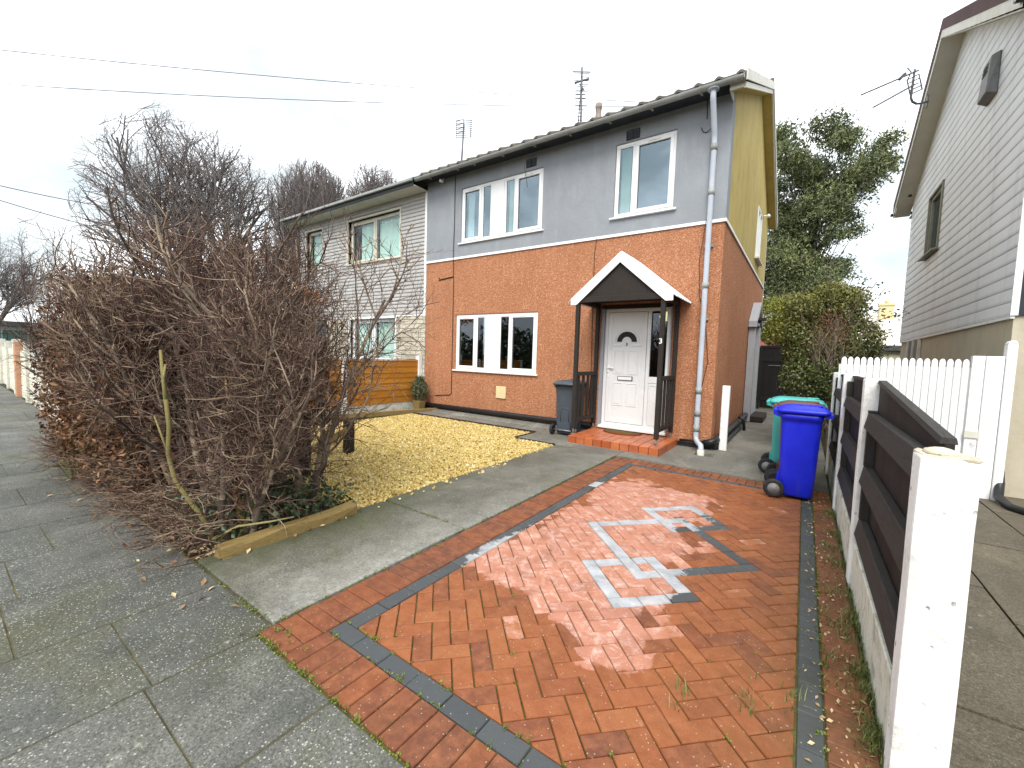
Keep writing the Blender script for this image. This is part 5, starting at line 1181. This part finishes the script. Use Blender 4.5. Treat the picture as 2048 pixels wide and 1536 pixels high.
# ------------------------------------------------------------------ plants
def tubes_obj(name, segs, n, mat, parent):
    V, F, T = tubes_np(segs, n); return np_mesh(name, V, F, mat, parent, T, smooth=True)
D = math.radians
def shrub(label, base, stems, height, lean, P, seed, group=None, leafn=0, leafbox=None, cat='shrub', name='bare_shrub', laterals=60, bmat='hedge_bark', tmat='red_twig', spread=.3, r0=.024, cap=None, PLw=.3):
    random.seed(seed); r = thing(name, label, cat, (base[0], base[1], 0), group)
    out = [[] for _ in range(6)]
    for i in range(stems):
        a = 2*PI*i/stems+random.uniform(-.5, .5); rad = spread*math.sqrt(random.random())
        p = (base[0]+rad*math.cos(a)*1.3, base[1]+rad*math.sin(a)*.6, -.04)
        d = Vector((math.cos(a)*lean[0]+lean[2], math.sin(a)*lean[1]+lean[3], 1))
        h = height*random.uniform(.72, 1.1)
        branch(out, p, d, h*.72, r0*random.uniform(.75, 1.35), 0, P, random.uniform(.25, .8))
    if cap: out = capped(out, cap)
    lat = [[] for _ in range(6)]
    PL = dict(steps=[4, 3, 2], n=[4, 2], t0=[.2, .25], ang=[D(42), D(45)], ratio=[.5, .5], rr=[.65, .65], up=[.02, .03, .02], wob=[.26, .30, .3], tip=[.4, .4, .4])
    st = out[0]+out[1][:len(out[1])//3]
    for i in range(laterals):
        s = random.choice(st); a = random.uniform(0, 2*PI)
        if s[2] > height*.75: continue
        branch(lat, s[0:3], (math.cos(a), math.sin(a), random.uniform(-.15, .3)), random.uniform(.25, .62), .0060, 0, PL, random.uniform(.2, 1))
    for i in range(38):      # low twigs sprawling over the pavement edge
        x = base[0]+random.uniform(-.55, .45); y = random.uniform(1.0, 1.3)
        branch(lat, (x, y, random.uniform(.0, .28)), (random.uniform(-.8, .5), -1, random.uniform(.0, .35)), random.uniform(.15, .40), .0055, 0, PL, random.uniform(.3, 1))
    lat = [[q for q in L if q[3] < -3.12 and q[5] > .004] for L in lat]
    tubes_obj('stems', out[0]+out[1], 6, bmat, r)
    tubes_obj('twigs', out[2]+out[3]+out[4]+lat[0]+lat[1]+lat[2], 3, tmat, r)
    if leafn:
        x0, x1, y0, y1, z0, z1 = leafbox; u = RNG.random((leafn, 3)); zz = z0+(z1-z0)*u[:, 2]**1.25
        bul = np.sin(np.clip((zz-z0)/(z1-z0), 0, 1)*PI*.9+.3)*.16
        C_ = np.stack([x0+(x1-x0)*u[:, 0], y0-bul+(y1-y0+bul*2)*u[:, 1], zz], 1); V, F = leaves_np(C_, .052, .55)
        np_mesh('dead_leaves', V, F, 'dead_leaf', r, np.repeat(np.clip(RNG.normal(.42, .25, leafn), 0, 1), 2))
    return r
PS = dict(steps=[7, 5, 4, 2], n=[11, 8, 4], t0=[.12, .12, .2], ang=[D(38), D(42), D(45)], ratio=[.50, .46, .5], rr=[.55, .55, .62], up=[.07, .07, .05, .02], wob=[.15, .2, .24, .3], tip=[.4, .35, .4, .4])
PC = dict(steps=[9, 8, 6, 3], n=[13, 10, 5], t0=[.14, .10, .12], ang=[D(38), D(46), D(50)], ratio=[.52, .44, .48], rr=[.36, .46, .62], up=[.08, .16, .13, .05], wob=[.14, .24, .32, .40], tip=[.42, .38, .4, .4])
PT = dict(PS, n=[14, 9, 4], up=[.12, .12, .08, .02], ang=[D(30), D(36), D(42)], wob=[.12, .16, .22, .3])
G = 'bare shrubs of the front hedge'
shrub('bare many-stemmed shrub at the corner of path and pavement, nearest to the camera', (-3.62, 1.45), 6, 2.1, (.24, .18, .0, -.03), PC, 3, G, laterals=190, spread=.20, r0=.021, cap=2.15)
shrub('tall bare shrub with grey stems leaning over the gravel behind the path corner', (-4.10, 2.12), 8, 2.8, (.22, .16, .03, .03), PC, 17, G, laterals=80, spread=.22, r0=.034, cap=2.6)
shrub('bare shrub with long upright whips in the middle of the hedge', (-4.55, 1.6), 7, 3.1, (.22, .18, -.03, .02), PC, 27, G, laterals=150, spread=.26, r0=.034, cap=2.62)
shrub('thick bare shrub left of the upright whips, a few dead leaves in it', (-5.35, 1.55), 8, 2.95, (.24, .22, -.06, 0), PC, 13, G, laterals=200, r0=.030, cap=2.55, spread=.32, leafn=1500, leafbox=(-5.75, -4.9, 1.0, 1.9, .05, 1.6))
HB = 'clipped hedge plants holding brown leaves'
for k, (x, h, nl, lab) in enumerate(((-6.1, 2.35, 4200, 'clipped hedge plant with brown dead leaves next to the bare shrubs'), (-6.95, 2.45, 6000, 'middle one of the brown-leaved hedge plants along the pavement'), (-7.75, 2.4, 6000, 'brown-leaved hedge plant at the far end against the cream panel wall'))):
    shrub(lab, (x, 1.45), 8, h, (.22, .22, -.05, 0), PC, 21+k, HB, int(nl*1.25), (x-.52, x+.52, .95, 1.95, .05, h*.95), 'hedge', 'brown_hedge', 330, spread=.34, cap=2.35)
# a greenish lopped stem and a split trunk standing in the corner shrub
r = thing('lopped_stem', 'pale green crooked stem rising through the bare hedge', 'stem', (-3.60, 1.13, 0))
m = MB(); pts = [(-3.66, 1.13, 0), (-3.70, 1.10, .22), (-3.80, 1.06, .48), (-3.86, 1.04, .68), (-3.79, 1.03, .90), (-3.84, 1.03, 1.08), (-3.97, 1.05, 1.26), (-4.05, 1.06, 1.45)]
pts[0] = (-3.58, 1.24, -.02); pts[1] = (-3.66, 1.18, .2); m.tube(pts, [.019, .018, .017, .016, .0155, .015, .013, .010], 9, tone=.15); m.tube([pts[3], (-4.0, 1.0, .95)], [.010, .006], 6, tone=.3); m.tube([pts[5], (-3.85, 1.02, 1.24), (-3.83, 1.03, 1.35)], [.011, .009, .008], 6, tone=.6); m.build('stem', 'straw_stem', r)
r = thing('split_trunk', 'short orange-brown trunk with torn bark in the corner of the hedge', 'stem', (-3.9, 1.62, 0))
m = MB(); m.tube([(-3.72, 1.50, -.02), (-3.82, 1.50, .14), (-3.90, 1.50, .26), (-3.88, 1.49, .40), (-3.82, 1.48, .55), (-3.80, 1.48, .70), (-3.78, 1.47, .82)], [.030, .028, .024, .020, .020, .018, .006], 9, tone=.35); m.tube([(-3.80, 1.48, .66), (-3.90, 1.46, .98), (-3.93, 1.45, 1.25)], [.010, .009, .007], 6, tone=.9); m.build('trunk', 'split_wood', r)
# fallen stick, leaves, ivy, strappy tuft
r = MB(); r.tube([(-3.42, 1.16, .10), (-3.40, 1.32, .15), (-3.30, 1.50, .155), (-3.24, 1.66, .16)], [.010, .009, .008, .005], 7, tone=.8); o = r.build('fallen_stick', 'straw_stem'); tag(o, 'pale broken stick lying on the mossy sleeper', 'stick')
n = 2100; cx = RNG.uniform(-4.7, -3.33, n); cy = RNG.uniform(1.15, 2.3, n); cz = np.abs(RNG.normal(0, .12, n))+.02
keep = (RNG.random(n) < np.clip((cy-1.0)/1.1+.1, .1, 1)) & (cx+cy*.0 < -3.36+.10*RNG.random(n)); C_ = np.stack([cx, cy, cz], 1)[keep]
V, F = leaves_np(C_, .044, .85, flat=.4); tag(np_mesh('ivy', V, F, 'ivy_leaf', None, np.repeat(RNG.random(len(C_)), 2)), 'dark ivy creeping under the bare hedge', 'ivy', kind='stuff')
n = 1300; t = RNG.random(n); cx = -3.35-5.0*RNG.random(n)**1.3; cy = 1.10+RNG.normal(.0, .07, n)+RNG.random(n)**2*.9; n2 = 45
cx[:n2] = RNG.uniform(-7, -2.2, n2); cy[:n2] = 1.0-np.abs(RNG.normal(0, .16, n2)); cz = RNG.uniform(.002, .03, n)-.02*(cy > 1.04); cz[:n2] = .010
cx[n2:n2+40] = RNG.uniform(-3.36, -3.20, 40); cy[n2:n2+40] = RNG.uniform(1.1, 2.3, 40); cz[n2:n2+40] = .022
V, F = leaves_np(np.stack([cx, cy, cz], 1), .042, .6, flat=.85); tag(np_mesh('fallen_leaves', V, F, 'litter_leaf', None, np.repeat(RNG.random(n), 2)), 'brown dead leaves littering the foot of the hedge', 'leaves', kind='stuff')
def blades(name, pts, ln, wdt, mat, parent=None, lean=.6, rng=RNG):
    """curved grass blades: three segments each"""
    m_ = len(pts); P = np.asarray(pts, float); a = rng.uniform(0, 2*PI, m_); le = rng.uniform(.15, lean, m_); L = ln*rng.uniform(.55, 1.2, m_)
    dx, dy = np.cos(a), np.sin(a); V = []
    for s in (0, .4, .75, 1.0):
        h = L*s*(1-.35*le*s); o = L*le*s*s; w = wdt*(1-s*.9)
        cx = P[:, 0]+dx*o; cy = P[:, 1]+dy*o; cz = P[:, 2]+h*np.sqrt(np.clip(1-le*le*s, .1, 1))
        V += [np.stack([cx-dy*w/2, cy+dx*w/2, cz], 1), np.stack([cx+dy*w/2, cy-dx*w/2, cz], 1)]
    V = np.stack(V, 1).reshape(-1, 3); k = np.arange(m_)[:, None]*8
    F = np.concatenate([k+np.array([[2*i, 2*i+1, 2*i+3, 2*i+2]]) for i in range(3)], 1).reshape(-1, 4)
    return np_mesh(name, V, F, mat, parent, np.repeat(rng.random(m_), 3))
r = thing('strappy_plant', 'tuft of strappy green leaves growing out of the hedge foot by the pavement', 'plant', (-6.55, 1.0, 0))
blades('leaves', np.stack([-6.55+RNG.normal(0, .07, 90), .98+RNG.normal(0, .05, 90), np.zeros(90)], 1), .52, .022, 'grass_blade', r, 1.0)
# weeds in the joints, grass under the black fence
pts = []
for _ in range(150): pts.append((-2.268+RNG.normal(0, .006), RNG.uniform(.98, 6.1), .0))
for _ in range(120): pts.append((RNG.uniform(-2.27, .3), .958+RNG.normal(0, .006), .0))
for _ in range(420):
    i, j = int(RNG.integers(-10, 60)), int(RNG.integers(-10, 70)); x, y = uv(i, j)
    if FX0 < x < FX1 and FY0 < y < FY1 and RNG.random() < .55*(1.1-abs(x+.9)/2): pts.append((x+RNG.normal(0, .01), y+RNG.normal(0, .01), -.004))
for _ in range(60): pts.append((RNG.uniform(-1.99, .17), 1.20+.1*RNG.integers(0, 2)+RNG.normal(0, .004), -.002))
for _ in range(90): pts.append((.168+RNG.normal(0, .01), RNG.uniform(1.3, 5.7), -.002))
for _ in range(40): pts.append((-3.1+RNG.uniform(-.25, .6), 2.623+RNG.normal(0, .004), .005))
for _ in range(30): pts.append((-2.30+RNG.normal(0, .2), 1.045+RNG.normal(0, .01), .0))
for _ in range(40): pts.append((RNG.uniform(-4.5, -2.3), 1.04+RNG.normal(0, .012), .0))
C_ = []
for p in pts:
    k = int(RNG.integers(3, 14)); s = RNG.uniform(.003, .013)
    C_.append(np.array(p)+np.stack([RNG.normal(0, s, k), RNG.normal(0, s, k), np.abs(RNG.normal(0, s*.6, k))+.003], 1))
C_ = np.concatenate(C_); V, F = leaves_np(C_, .0115, .55, flat=.5); tag(np_mesh('weeds', V, F, 'weed_leaf', None, np.repeat(RNG.random(len(C_)), 2)), 'tiny yellow-green weeds and moss in the paving joints', 'weeds', kind='stuff')
gp = []
for _ in range(46):
    y = RNG.uniform(2.05, 5.4); x = .31+RNG.normal(0, .03); k = int(RNG.integers(10, 46))
    gp.append(np.stack([np.clip(x+RNG.normal(0, .025, k), .17, .352), y+RNG.normal(0, .05, k), np.full(k, -.004)], 1))
for (y, x) in ((3.05, .20), (2.6, .19), (3.4, .22), (2.2, .06), (2.05, -.1), (1.9, -.35)):
    k = 26; gp.append(np.stack([x+RNG.normal(0, .02, k), y+RNG.normal(0, .06, k), np.full(k, -.004)], 1))
for _ in range(34):
    x = -8.1+RNG.uniform(-.1, .3); y = RNG.uniform(3.0, 7.1); k = 30; gp.append(np.stack([x+RNG.normal(0, .05, k), y+RNG.normal(0, .08, k), np.full(k, -.03)], 1))
gp = np.concatenate(gp); tag(blades('grass', gp, .065, .005, 'grass_blade', None, .9), 'short grass and moss growing at the foot of the fences', 'grass', kind='stuff')
n = 260; cx = RNG.uniform(.10, .33, n); cy = RNG.uniform(1.6, 5.9, n); V, F = leaves_np(np.stack([cx, cy, np.full(n, .006)], 1), .022, .6, flat=.9); tag(np_mesh('leaf_litter', V, F, 'litter_leaf', None, np.repeat(RNG.uniform(.6, 1, n), 2)), 'small pale leaves scattered along the foot of the black fence', 'leaves', kind='stuff')

# privet bush over the passage, yellowish bush behind
pb = thing('privet_bush', 'big green and brown privet bush standing behind the bins', 'bush', (.25, 9.3, 0))
def volume(n, blobs, shell=.55):
    w_ = np.array([b[3]*b[4]*b[5] for b in blobs])**.75; idx = RNG.choice(len(blobs), n, p=w_/w_.sum()); B = np.array(blobs)[idx]
    d = RNG.normal(size=(n, 3)); d /= np.linalg.norm(d, axis=1, keepdims=True); rr = 1-(1-shell)*RNG.random((n, 1))**1.2; rr += RNG.normal(0, .05, (n, 1))
    return B[:, :3]+d*rr*B[:, 3:6]
bl = [(.02, 8.4, 1.25, .38, .5, .38), (.33, 8.5, 1.22, .38, .5, .36), (.02, 8.9, 1.75, .42, .7, .5), (.40, 8.9, 1.75, .38, .6, .45), (.02, 9.3, 2.35, .45, .8, .42), (.42, 9.4, 2.40, .42, .8, .42), (.25, 9.6, 2.60, .40, .6, .25), (.75, 9.2, 1.95, .30, .5, .36), (.85, 9.5, 1.7, .25, .4, .25)]
bl += [(-.1, 8.7, 2.5, .3, .4, .22), (.3, 9.0, 2.72, .3, .4, .2), (.55, 9.0, 2.62, .3, .3, .2), (-.22, 8.6, 2.1, .22, .3, .3)]
n = 38000; C_ = volume(n, bl, .55)
mid = np.exp(-(((C_[:, 0]-.27)/.32)**2+((C_[:, 2]-1.92)/.5)**2)); keep = RNG.random(n) > mid*.70; C_ = C_[keep]
C_[:, 0] = np.maximum(C_[:, 0], -.36+.05*RNG.random(len(C_)))
V, F = leaves_np(C_, .046, .6); lit_tone = np.clip(.42+.42*(C_[:, 2]-1.9)/1.2+RNG.normal(0, .18, len(C_)), 0, 1); np_mesh('foliage', V, F, 'privet_leaf', pb, np.repeat(lit_tone, 2))  # leaves paler and yellower with height, the lit top put into their colour
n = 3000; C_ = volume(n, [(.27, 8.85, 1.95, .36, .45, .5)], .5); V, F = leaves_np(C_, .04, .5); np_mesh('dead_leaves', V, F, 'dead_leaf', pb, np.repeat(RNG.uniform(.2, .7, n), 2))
random.seed(44); out = [[] for _ in range(6)]
PP = dict(steps=[6, 4, 3], n=[9, 5], t0=[.2, .2], ang=[D(26), D(32)], ratio=[.5, .5], rr=[.55, .6], up=[.1, .1, .08], wob=[.12, .16, .2], tip=[.35, .35, .4])
for i in range(10): branch(out, (.22+random.uniform(-.15, .2), 8.75+random.uniform(-.35, .5), -.05), (random.uniform(-.22, .26), random.uniform(-.2, .15), 1), random.uniform(1.6, 2.15), .018, 0, PP, .6)
for i in range(6): branch(out, (.27+random.uniform(-.12, .12), 8.35+random.uniform(-.2, .2), 1.15), (random.uniform(-.4, .4), random.uniform(-.3, .1), 1), random.uniform(.55, 1.0), .007, 0, PP, .6)
tubes_obj('stems', out[0]+out[1]+out[2], 5, 'hedge_bark', pb)
sp_ = []; lf_ = []
for (a, b) in (((.55, 9.3, 2.1), (1.35, 9.6, 2.45)), ((.6, 9.4, 2.2), (1.05, 9.6, 2.85)), ((.5, 9.4, 2.3), (.78, 9.5, 3.05)), ((.6, 9.3, 1.9), (1.2, 9.5, 2.1)), ((.5, 9.5, 2.2), (.95, 9.8, 3.0)), ((.45, 9.5, 2.5), (.62, 9.6, 3.15)), ((.7, 9.3, 1.7), (1.15, 9.4, 1.85)), ((.6, 9.3, 2.0), (1.0, 9.5, 2.5))):
    a, b = Vector(a), Vector(b)
    for k in range(6): p, q = a.lerp(b, k/6), a.lerp(b, (k+1)/6); sp_.append((*p, *q, .006, .005, .4))
    for k in range(34): lf_.append(a.lerp(b, .25+.75*random.random())+Vector((random.gauss(0, .05), random.gauss(0, .05), random.gauss(0, .045))))
tubes_obj('sprigs', sp_, 4, 'hedge_bark', pb); V, F = leaves_np(np.array([tuple(p) for p in lf_]), .062, .5); np_mesh('sprig_leaves', V, F, 'ivy_leaf', pb, np.repeat(RNG.uniform(.3, 1, len(lf_)), 2))
yb_ = thing('yellow_bush', 'yellow-green bush rising behind the black side gate', 'bush', (-.7, 17.5, 0))
n = 12000; C_ = volume(n, [(-1.0, 17.5, 3.1, .9, .8, .75), (-.3, 17.5, 3.2, .8, .8, .75), (-.9, 17.3, 2.6, .6, .7, .5), (.2, 17.6, 2.9, .7, .8, .8)], .6); V, F = leaves_np(C_, .085, .55); np_mesh('foliage', V, F, 'yellow_leaf', yb_, np.repeat(np.clip(RNG.normal(.5, .25, n), 0, 1), 2))
out = [[] for _ in range(6)]
for i in range(6): branch(out, (-.7+random.uniform(-.4, .6), 17.5, 0), (random.uniform(-.3, .3), 0, 1), 2.6, .035, 0, PP, .4)
tubes_obj('stems', out[0]+out[1]+out[2], 4, 'hedge_bark', yb_)
cs = thing('copper_shrub', 'small tree with copper-orange leaves in the neighbour front garden', 'tree', (-9.7, 5.0, 0))
n = 800; C_ = volume(n, [(-9.75, 5.0, 2.75, .75, .5, .22), (-9.2, 5.1, 2.60, .5, .4, .2), (-10.3, 4.9, 2.8, .4, .4, .2)], .3); V, F = leaves_np(C_, .07, .6); np_mesh('foliage', V, F, 'copper_leaf', cs, np.repeat(RNG.random(n), 2))
out = [[] for _ in range(6)]; branch(out, (-9.7, 5.0, 0), (0, 0, 1), 2.6, .04, 0, PS, .4); tubes_obj('stems', out[0]+out[1]+out[2], 4, 'hedge_bark', cs)

# evergreen tree behind
et = thing('evergreen_tree', 'tall dark evergreen tree behind the gap between the houses', 'tree', (.2, 30, 0))
cl = [(1660, 285, 32), (1692, 300, 24), (1575, 300, 26), (1552, 282, 22), (1640, 330, 28), (1590, 362, 36), (1740, 340, 40), (1772, 332, 20), (1720, 390, 44), (1650, 392, 44), (1762, 388, 24), (1600, 430, 42), (1662, 440, 42), (1556, 420, 34), (1722, 436, 18), (1738, 455, 15), (1690, 490, 22), (1620, 492, 46), (1570, 500, 36), (1556, 556, 36), (1622, 552, 48), (1682, 540, 30), (1706, 536, 22), (1665, 580, 34), (1690, 590, 26), (1600, 600, 40)]
C3 = []; A = []
cl += [(1600, 330, 26), (1630, 372, 30), (1690, 345, 24), (1560, 360, 26), (1690, 440, 28), (1580, 460, 30), (1640, 520, 30), (1660, 550, 30), (1600, 530, 34), (1580, 590, 34), (1625, 600, 34)]
for (px_, py_, r_) in cl:
    c = np.array([-2.64+(px_-1540)*.0234, 30+RNG.normal(0, 1.3), 15.4-(py_-265)*.0302]); rr_ = r_*.031
    A.append((c, rr_)); k = int(2300*(r_/35)**2)
    if r_ > 20: A.append((c+RNG.normal(0, .6, 3), rr_*.7))
    # sprays: little drooping fans inside the clump
    ns = max(6, k//26); c = c if True else c; d = RNG.normal(size=(ns, 3)); d /= np.linalg.norm(d, axis=1, keepdims=True)
    sc_ = c+d*rr_*(RNG.random((ns, 1))**.45)*np.array([[1, 1, .85]])
    for s in sc_: C3.append(s+RNG.normal(0, 1, (26, 3))*np.array([.20, .20, .15]))
C3 = np.concatenate(C3); V, F = leaves_np(C3, .19, .36, up=(0, 0, -.5))
spt = np.repeat(np.clip(RNG.normal(.45, .22, len(C3)//26), 0, 1), 26)+RNG.normal(0, .12, len(C3))
np_mesh('crown', V, F, 'evergreen_leaf', et, np.repeat(np.clip(spt, 0, 1), 2))
m = MB(); tr = [(.0, 30, -.1), (.05, 30, 2.5), (-.2, 30, 5.0), (-.1, 30, 7.5), (.1, 30, 10), (.3, 30, 13)]; m.tube(tr, [.34, .28, .24, .19, .13, .06], 9, tone=.3)
for (c, rr_) in A:
    k = min(4, max(1, int((c[2]-2.5)/2.8))); s = Vector(tr[k]); e_ = Vector(c); mid_ = s.lerp(e_, .5)+Vector((0, 0, -.25)); m.tube([s, mid_, e_], [.06, .03, .012], 5, tone=.1)
m.build('trunk', 'tree_bark', et)
# bare trees beyond
def bare_tree(label, base, h, trunk, spread, P, seed, n0, mat='far_twig', r0=.3, name='bare_tree', ang=(.35, .9), nlim=9, lf=1.0, ell=None):
    random.seed(seed); r = thing(name, label, 'tree', base); out = [[] for _ in range(6)]
    bx, by, bz = base; tp = Vector((bx, by, bz+trunk)); tk = [(bx, by, bz-.2, bx+.1, by, bz+trunk*.5, r0, r0*.85, .4), (bx+.1, by, bz+trunk*.5, tp.x, tp.y, tp.z, r0*.85, r0*.7, .4)]
    for i in range(nlim):
        a = 2*PI*i/nlim+random.uniform(-.4, .4); q = random.uniform(*ang) if i else .05
        L = (h-trunk)*random.uniform(.50, .66)*lf*(1-.18*q)
        branch(out, tp+Vector((0, 0, random.uniform(-.25, .05)*trunk)), (math.cos(a)*math.sin(q), math.sin(a)*math.sin(q), math.cos(q)), L, r0*.42, 0, P, .4)
    if ell:
        er, ez, zc = ell
        ok = lambda q: ((q[3]-bx)**2+(q[4]-by)**2)/er**2+(max(q[5]-zc, 0)/ez)**2+min(0, q[5]-zc)*0 < 1+.13*math.sin(q[3]*1.7+q[5]*1.1)*math.cos(q[4]*1.3)
        out = [[q for q in L if ok(q)] for L in out]
    tubes_obj('trunk', tk+out[0], 6, 'tree_bark' if mat == 'tree_bark' else mat, r); tubes_obj('crown', sum(out[1:], []), 3, 'far_twig', r); return r
PB = dict(steps=[7, 5, 4, 3], n=[11, 9, 7], t0=[.18, .15, .15], ang=[D(42), D(44), D(46)], ratio=[.52, .48, .52], rr=[.45, .46, .6], up=[.06, .06, .04, .02], wob=[.16, .2, .25, .3], tip=[.3, .3, .35, .5])
PU = dict(PB, ang=[D(22), D(26), D(30)], up=[.12, .14, .12, .08], wob=[.08, .1, .12, .16], ratio=[.5, .5, .5])
bare_tree('large spreading bare tree rising behind the hedge', (-39.2, 12.3, -.1), 18.6, 6.0, 7, PB, 4, 9, 'tree_bark', .42, ang=(.15, 1.0), nlim=17, lf=1.5, ell=(6.6, 7.4, 11.2))
bare_tree('rounded bare tree with dense upright branches left of the cream house roof', (-53.8, 30, -.1), 26.3, 6, 6, PU, 6, 9, 'far_twig', .62, ang=(.10, .8), nlim=24, lf=1.25, ell=(5.6, 7.2, 18.6))
bare_tree('smaller bare tree top just above the cream house roof', (-51.5, 38, -.1), 28.5, 15, 5, PB, 9, 8, 'far_twig', .60, ang=(.1, .9), nlim=16, lf=1.4, ell=(4.4, 5.6, 22.4))
bare_tree('bare tree at the far left edge beyond the panel wall', (-63, 4.2, -.1), 15.4, 3.0, 9, PB, 15, 9, 'far_twig', .36, ang=(.4, 1.15))
bare_tree('bare tree standing far behind the brown-leaved hedge', (-70, 16, -.1), 14.0, 3.2, 9, PB, 19, 9, 'far_twig', .34, ang=(.4, 1.1), nlim=8)

# far left: low school-like building, dark fence; far right: garage, bungalow roof and chimney, shed
fb = thing('far_building', 'long low building with greenish windows far down the street', 'building', (-74, 5, 0))
m = MB(); m.box(-80, -74, -4, 12, -.1, 3.0); m.build('wall', 'far_pale_wall', fb)
m = MB(); m.box(-80.3, -73.6, -4.3, 12.3, 3.0, 3.5); m.build('roof', 'felt_roof', fb)
for k in range(7):
    m = MB(); y = -3.2+k*2.15; m.box(-73.99, -73.93, y, y+1.75, .9, 2.5); m.box(-73.95, -73.9, y+.84, y+.92, .9, 2.5); m.build('window', 'far_green_paint', fb)
ff = thing('mesh_fence', 'dark green mesh fence in front of the far low building', 'fence', (-52, 5, 0))
m = MB()
for k in range(90): m.box(-52.01, -51.99, -1+k*.14, -1+k*.14+.05, 0, 2.0)
m.build('bars', 'far_green_paint', ff)
m = MB(); 
for z in (.2, 1.0, 1.9): m.box(-51.985, -51.96, -1, 11.6, z, z+.06)
m.build('rail', 'black_plastic', ff)
for k in range(6): m = MB(); m.box(-52.06, -52.03, -1+k*2.5, -.92+k*2.5, 0, 2.1); m.build('post', 'black_plastic', ff)
ga = thing('garage', 'flat-roofed beige garage behind the white gates', 'garage', (2.2, 22, 0))
m = MB(); m.box(.9, 3.6, 22, 26, -.1, 2.12); m.build('wall', 'beige_render', ga)
m = MB(); m.box(.75, 3.75, 21.8, 26.2, 2.12, 2.34); m.build('roof', 'felt_roof', ga, bevel=.02)
bu = thing('bungalow', 'distant pale roofed bungalow with a cream chimney stack', 'house', (6, 46, 0))
m = MB(); m.box(1.5, 13, 46.5, 53, -.1, 3.2); m.build('wall', 'beige_render', bu)
m = MB(); m.prism([(46, 3.2), (53.5, 3.2), (49.75, 6.1)], 'x', 1.2, 13.2); ro = m.build('roof', 'pale_tile', bu)
m = MB(); m.box(5.1, 6.1, 49.2, 50.2, 5.2, 7.1); m.box(5.04, 6.16, 49.14, 50.26, 6.9, 7.02); m.lathe([(.0, 0), (.16, 0), (.14, .4), (0, .4)], (5.6, 49.7, 7.1), n=12); m.build('chimney', 'cream_plate', ro)
m = MB(); m.box(4.0, 5.4, 46.42, 46.49, 1.2, 2.5); m.build('window', 'upvc_white', bu)
sh = thing('shed', 'low shed with a red tiled roof behind the black side gate', 'shed', (-.9, 20.5, 0))
m = MB(); m.box(-2.2, .6, 20, 22, -.1, 2.15); m.build('wall', 'board_timber', sh)
m = MB(); m.prism([(19.8, 2.15), (22.2, 2.15), (21, 2.75)], 'x', -2.4, .8); m.build('roof', 'red_tile_far', sh)
# unseen trees added behind the camera for the window panes to mirror
n = 20000; C_ = np.stack([RNG.uniform(-60, 40, n), RNG.uniform(-30, -25, n), RNG.random(n)**1.1*5.2], 1); C_[:, 2] *= .75+.35*np.sin(C_[:, 0]*.55)+.15*np.sin(C_[:, 0]*1.7)
V, F = leaves_np(C_, .62, .6); tag(np_mesh('reflection_trees', V, F, 'evergreen_leaf', None, np.repeat(RNG.uniform(0, .3, n), 2)), 'unseen dark mass of trees added behind the camera for the panes to mirror', 'trees', kind='stuff')
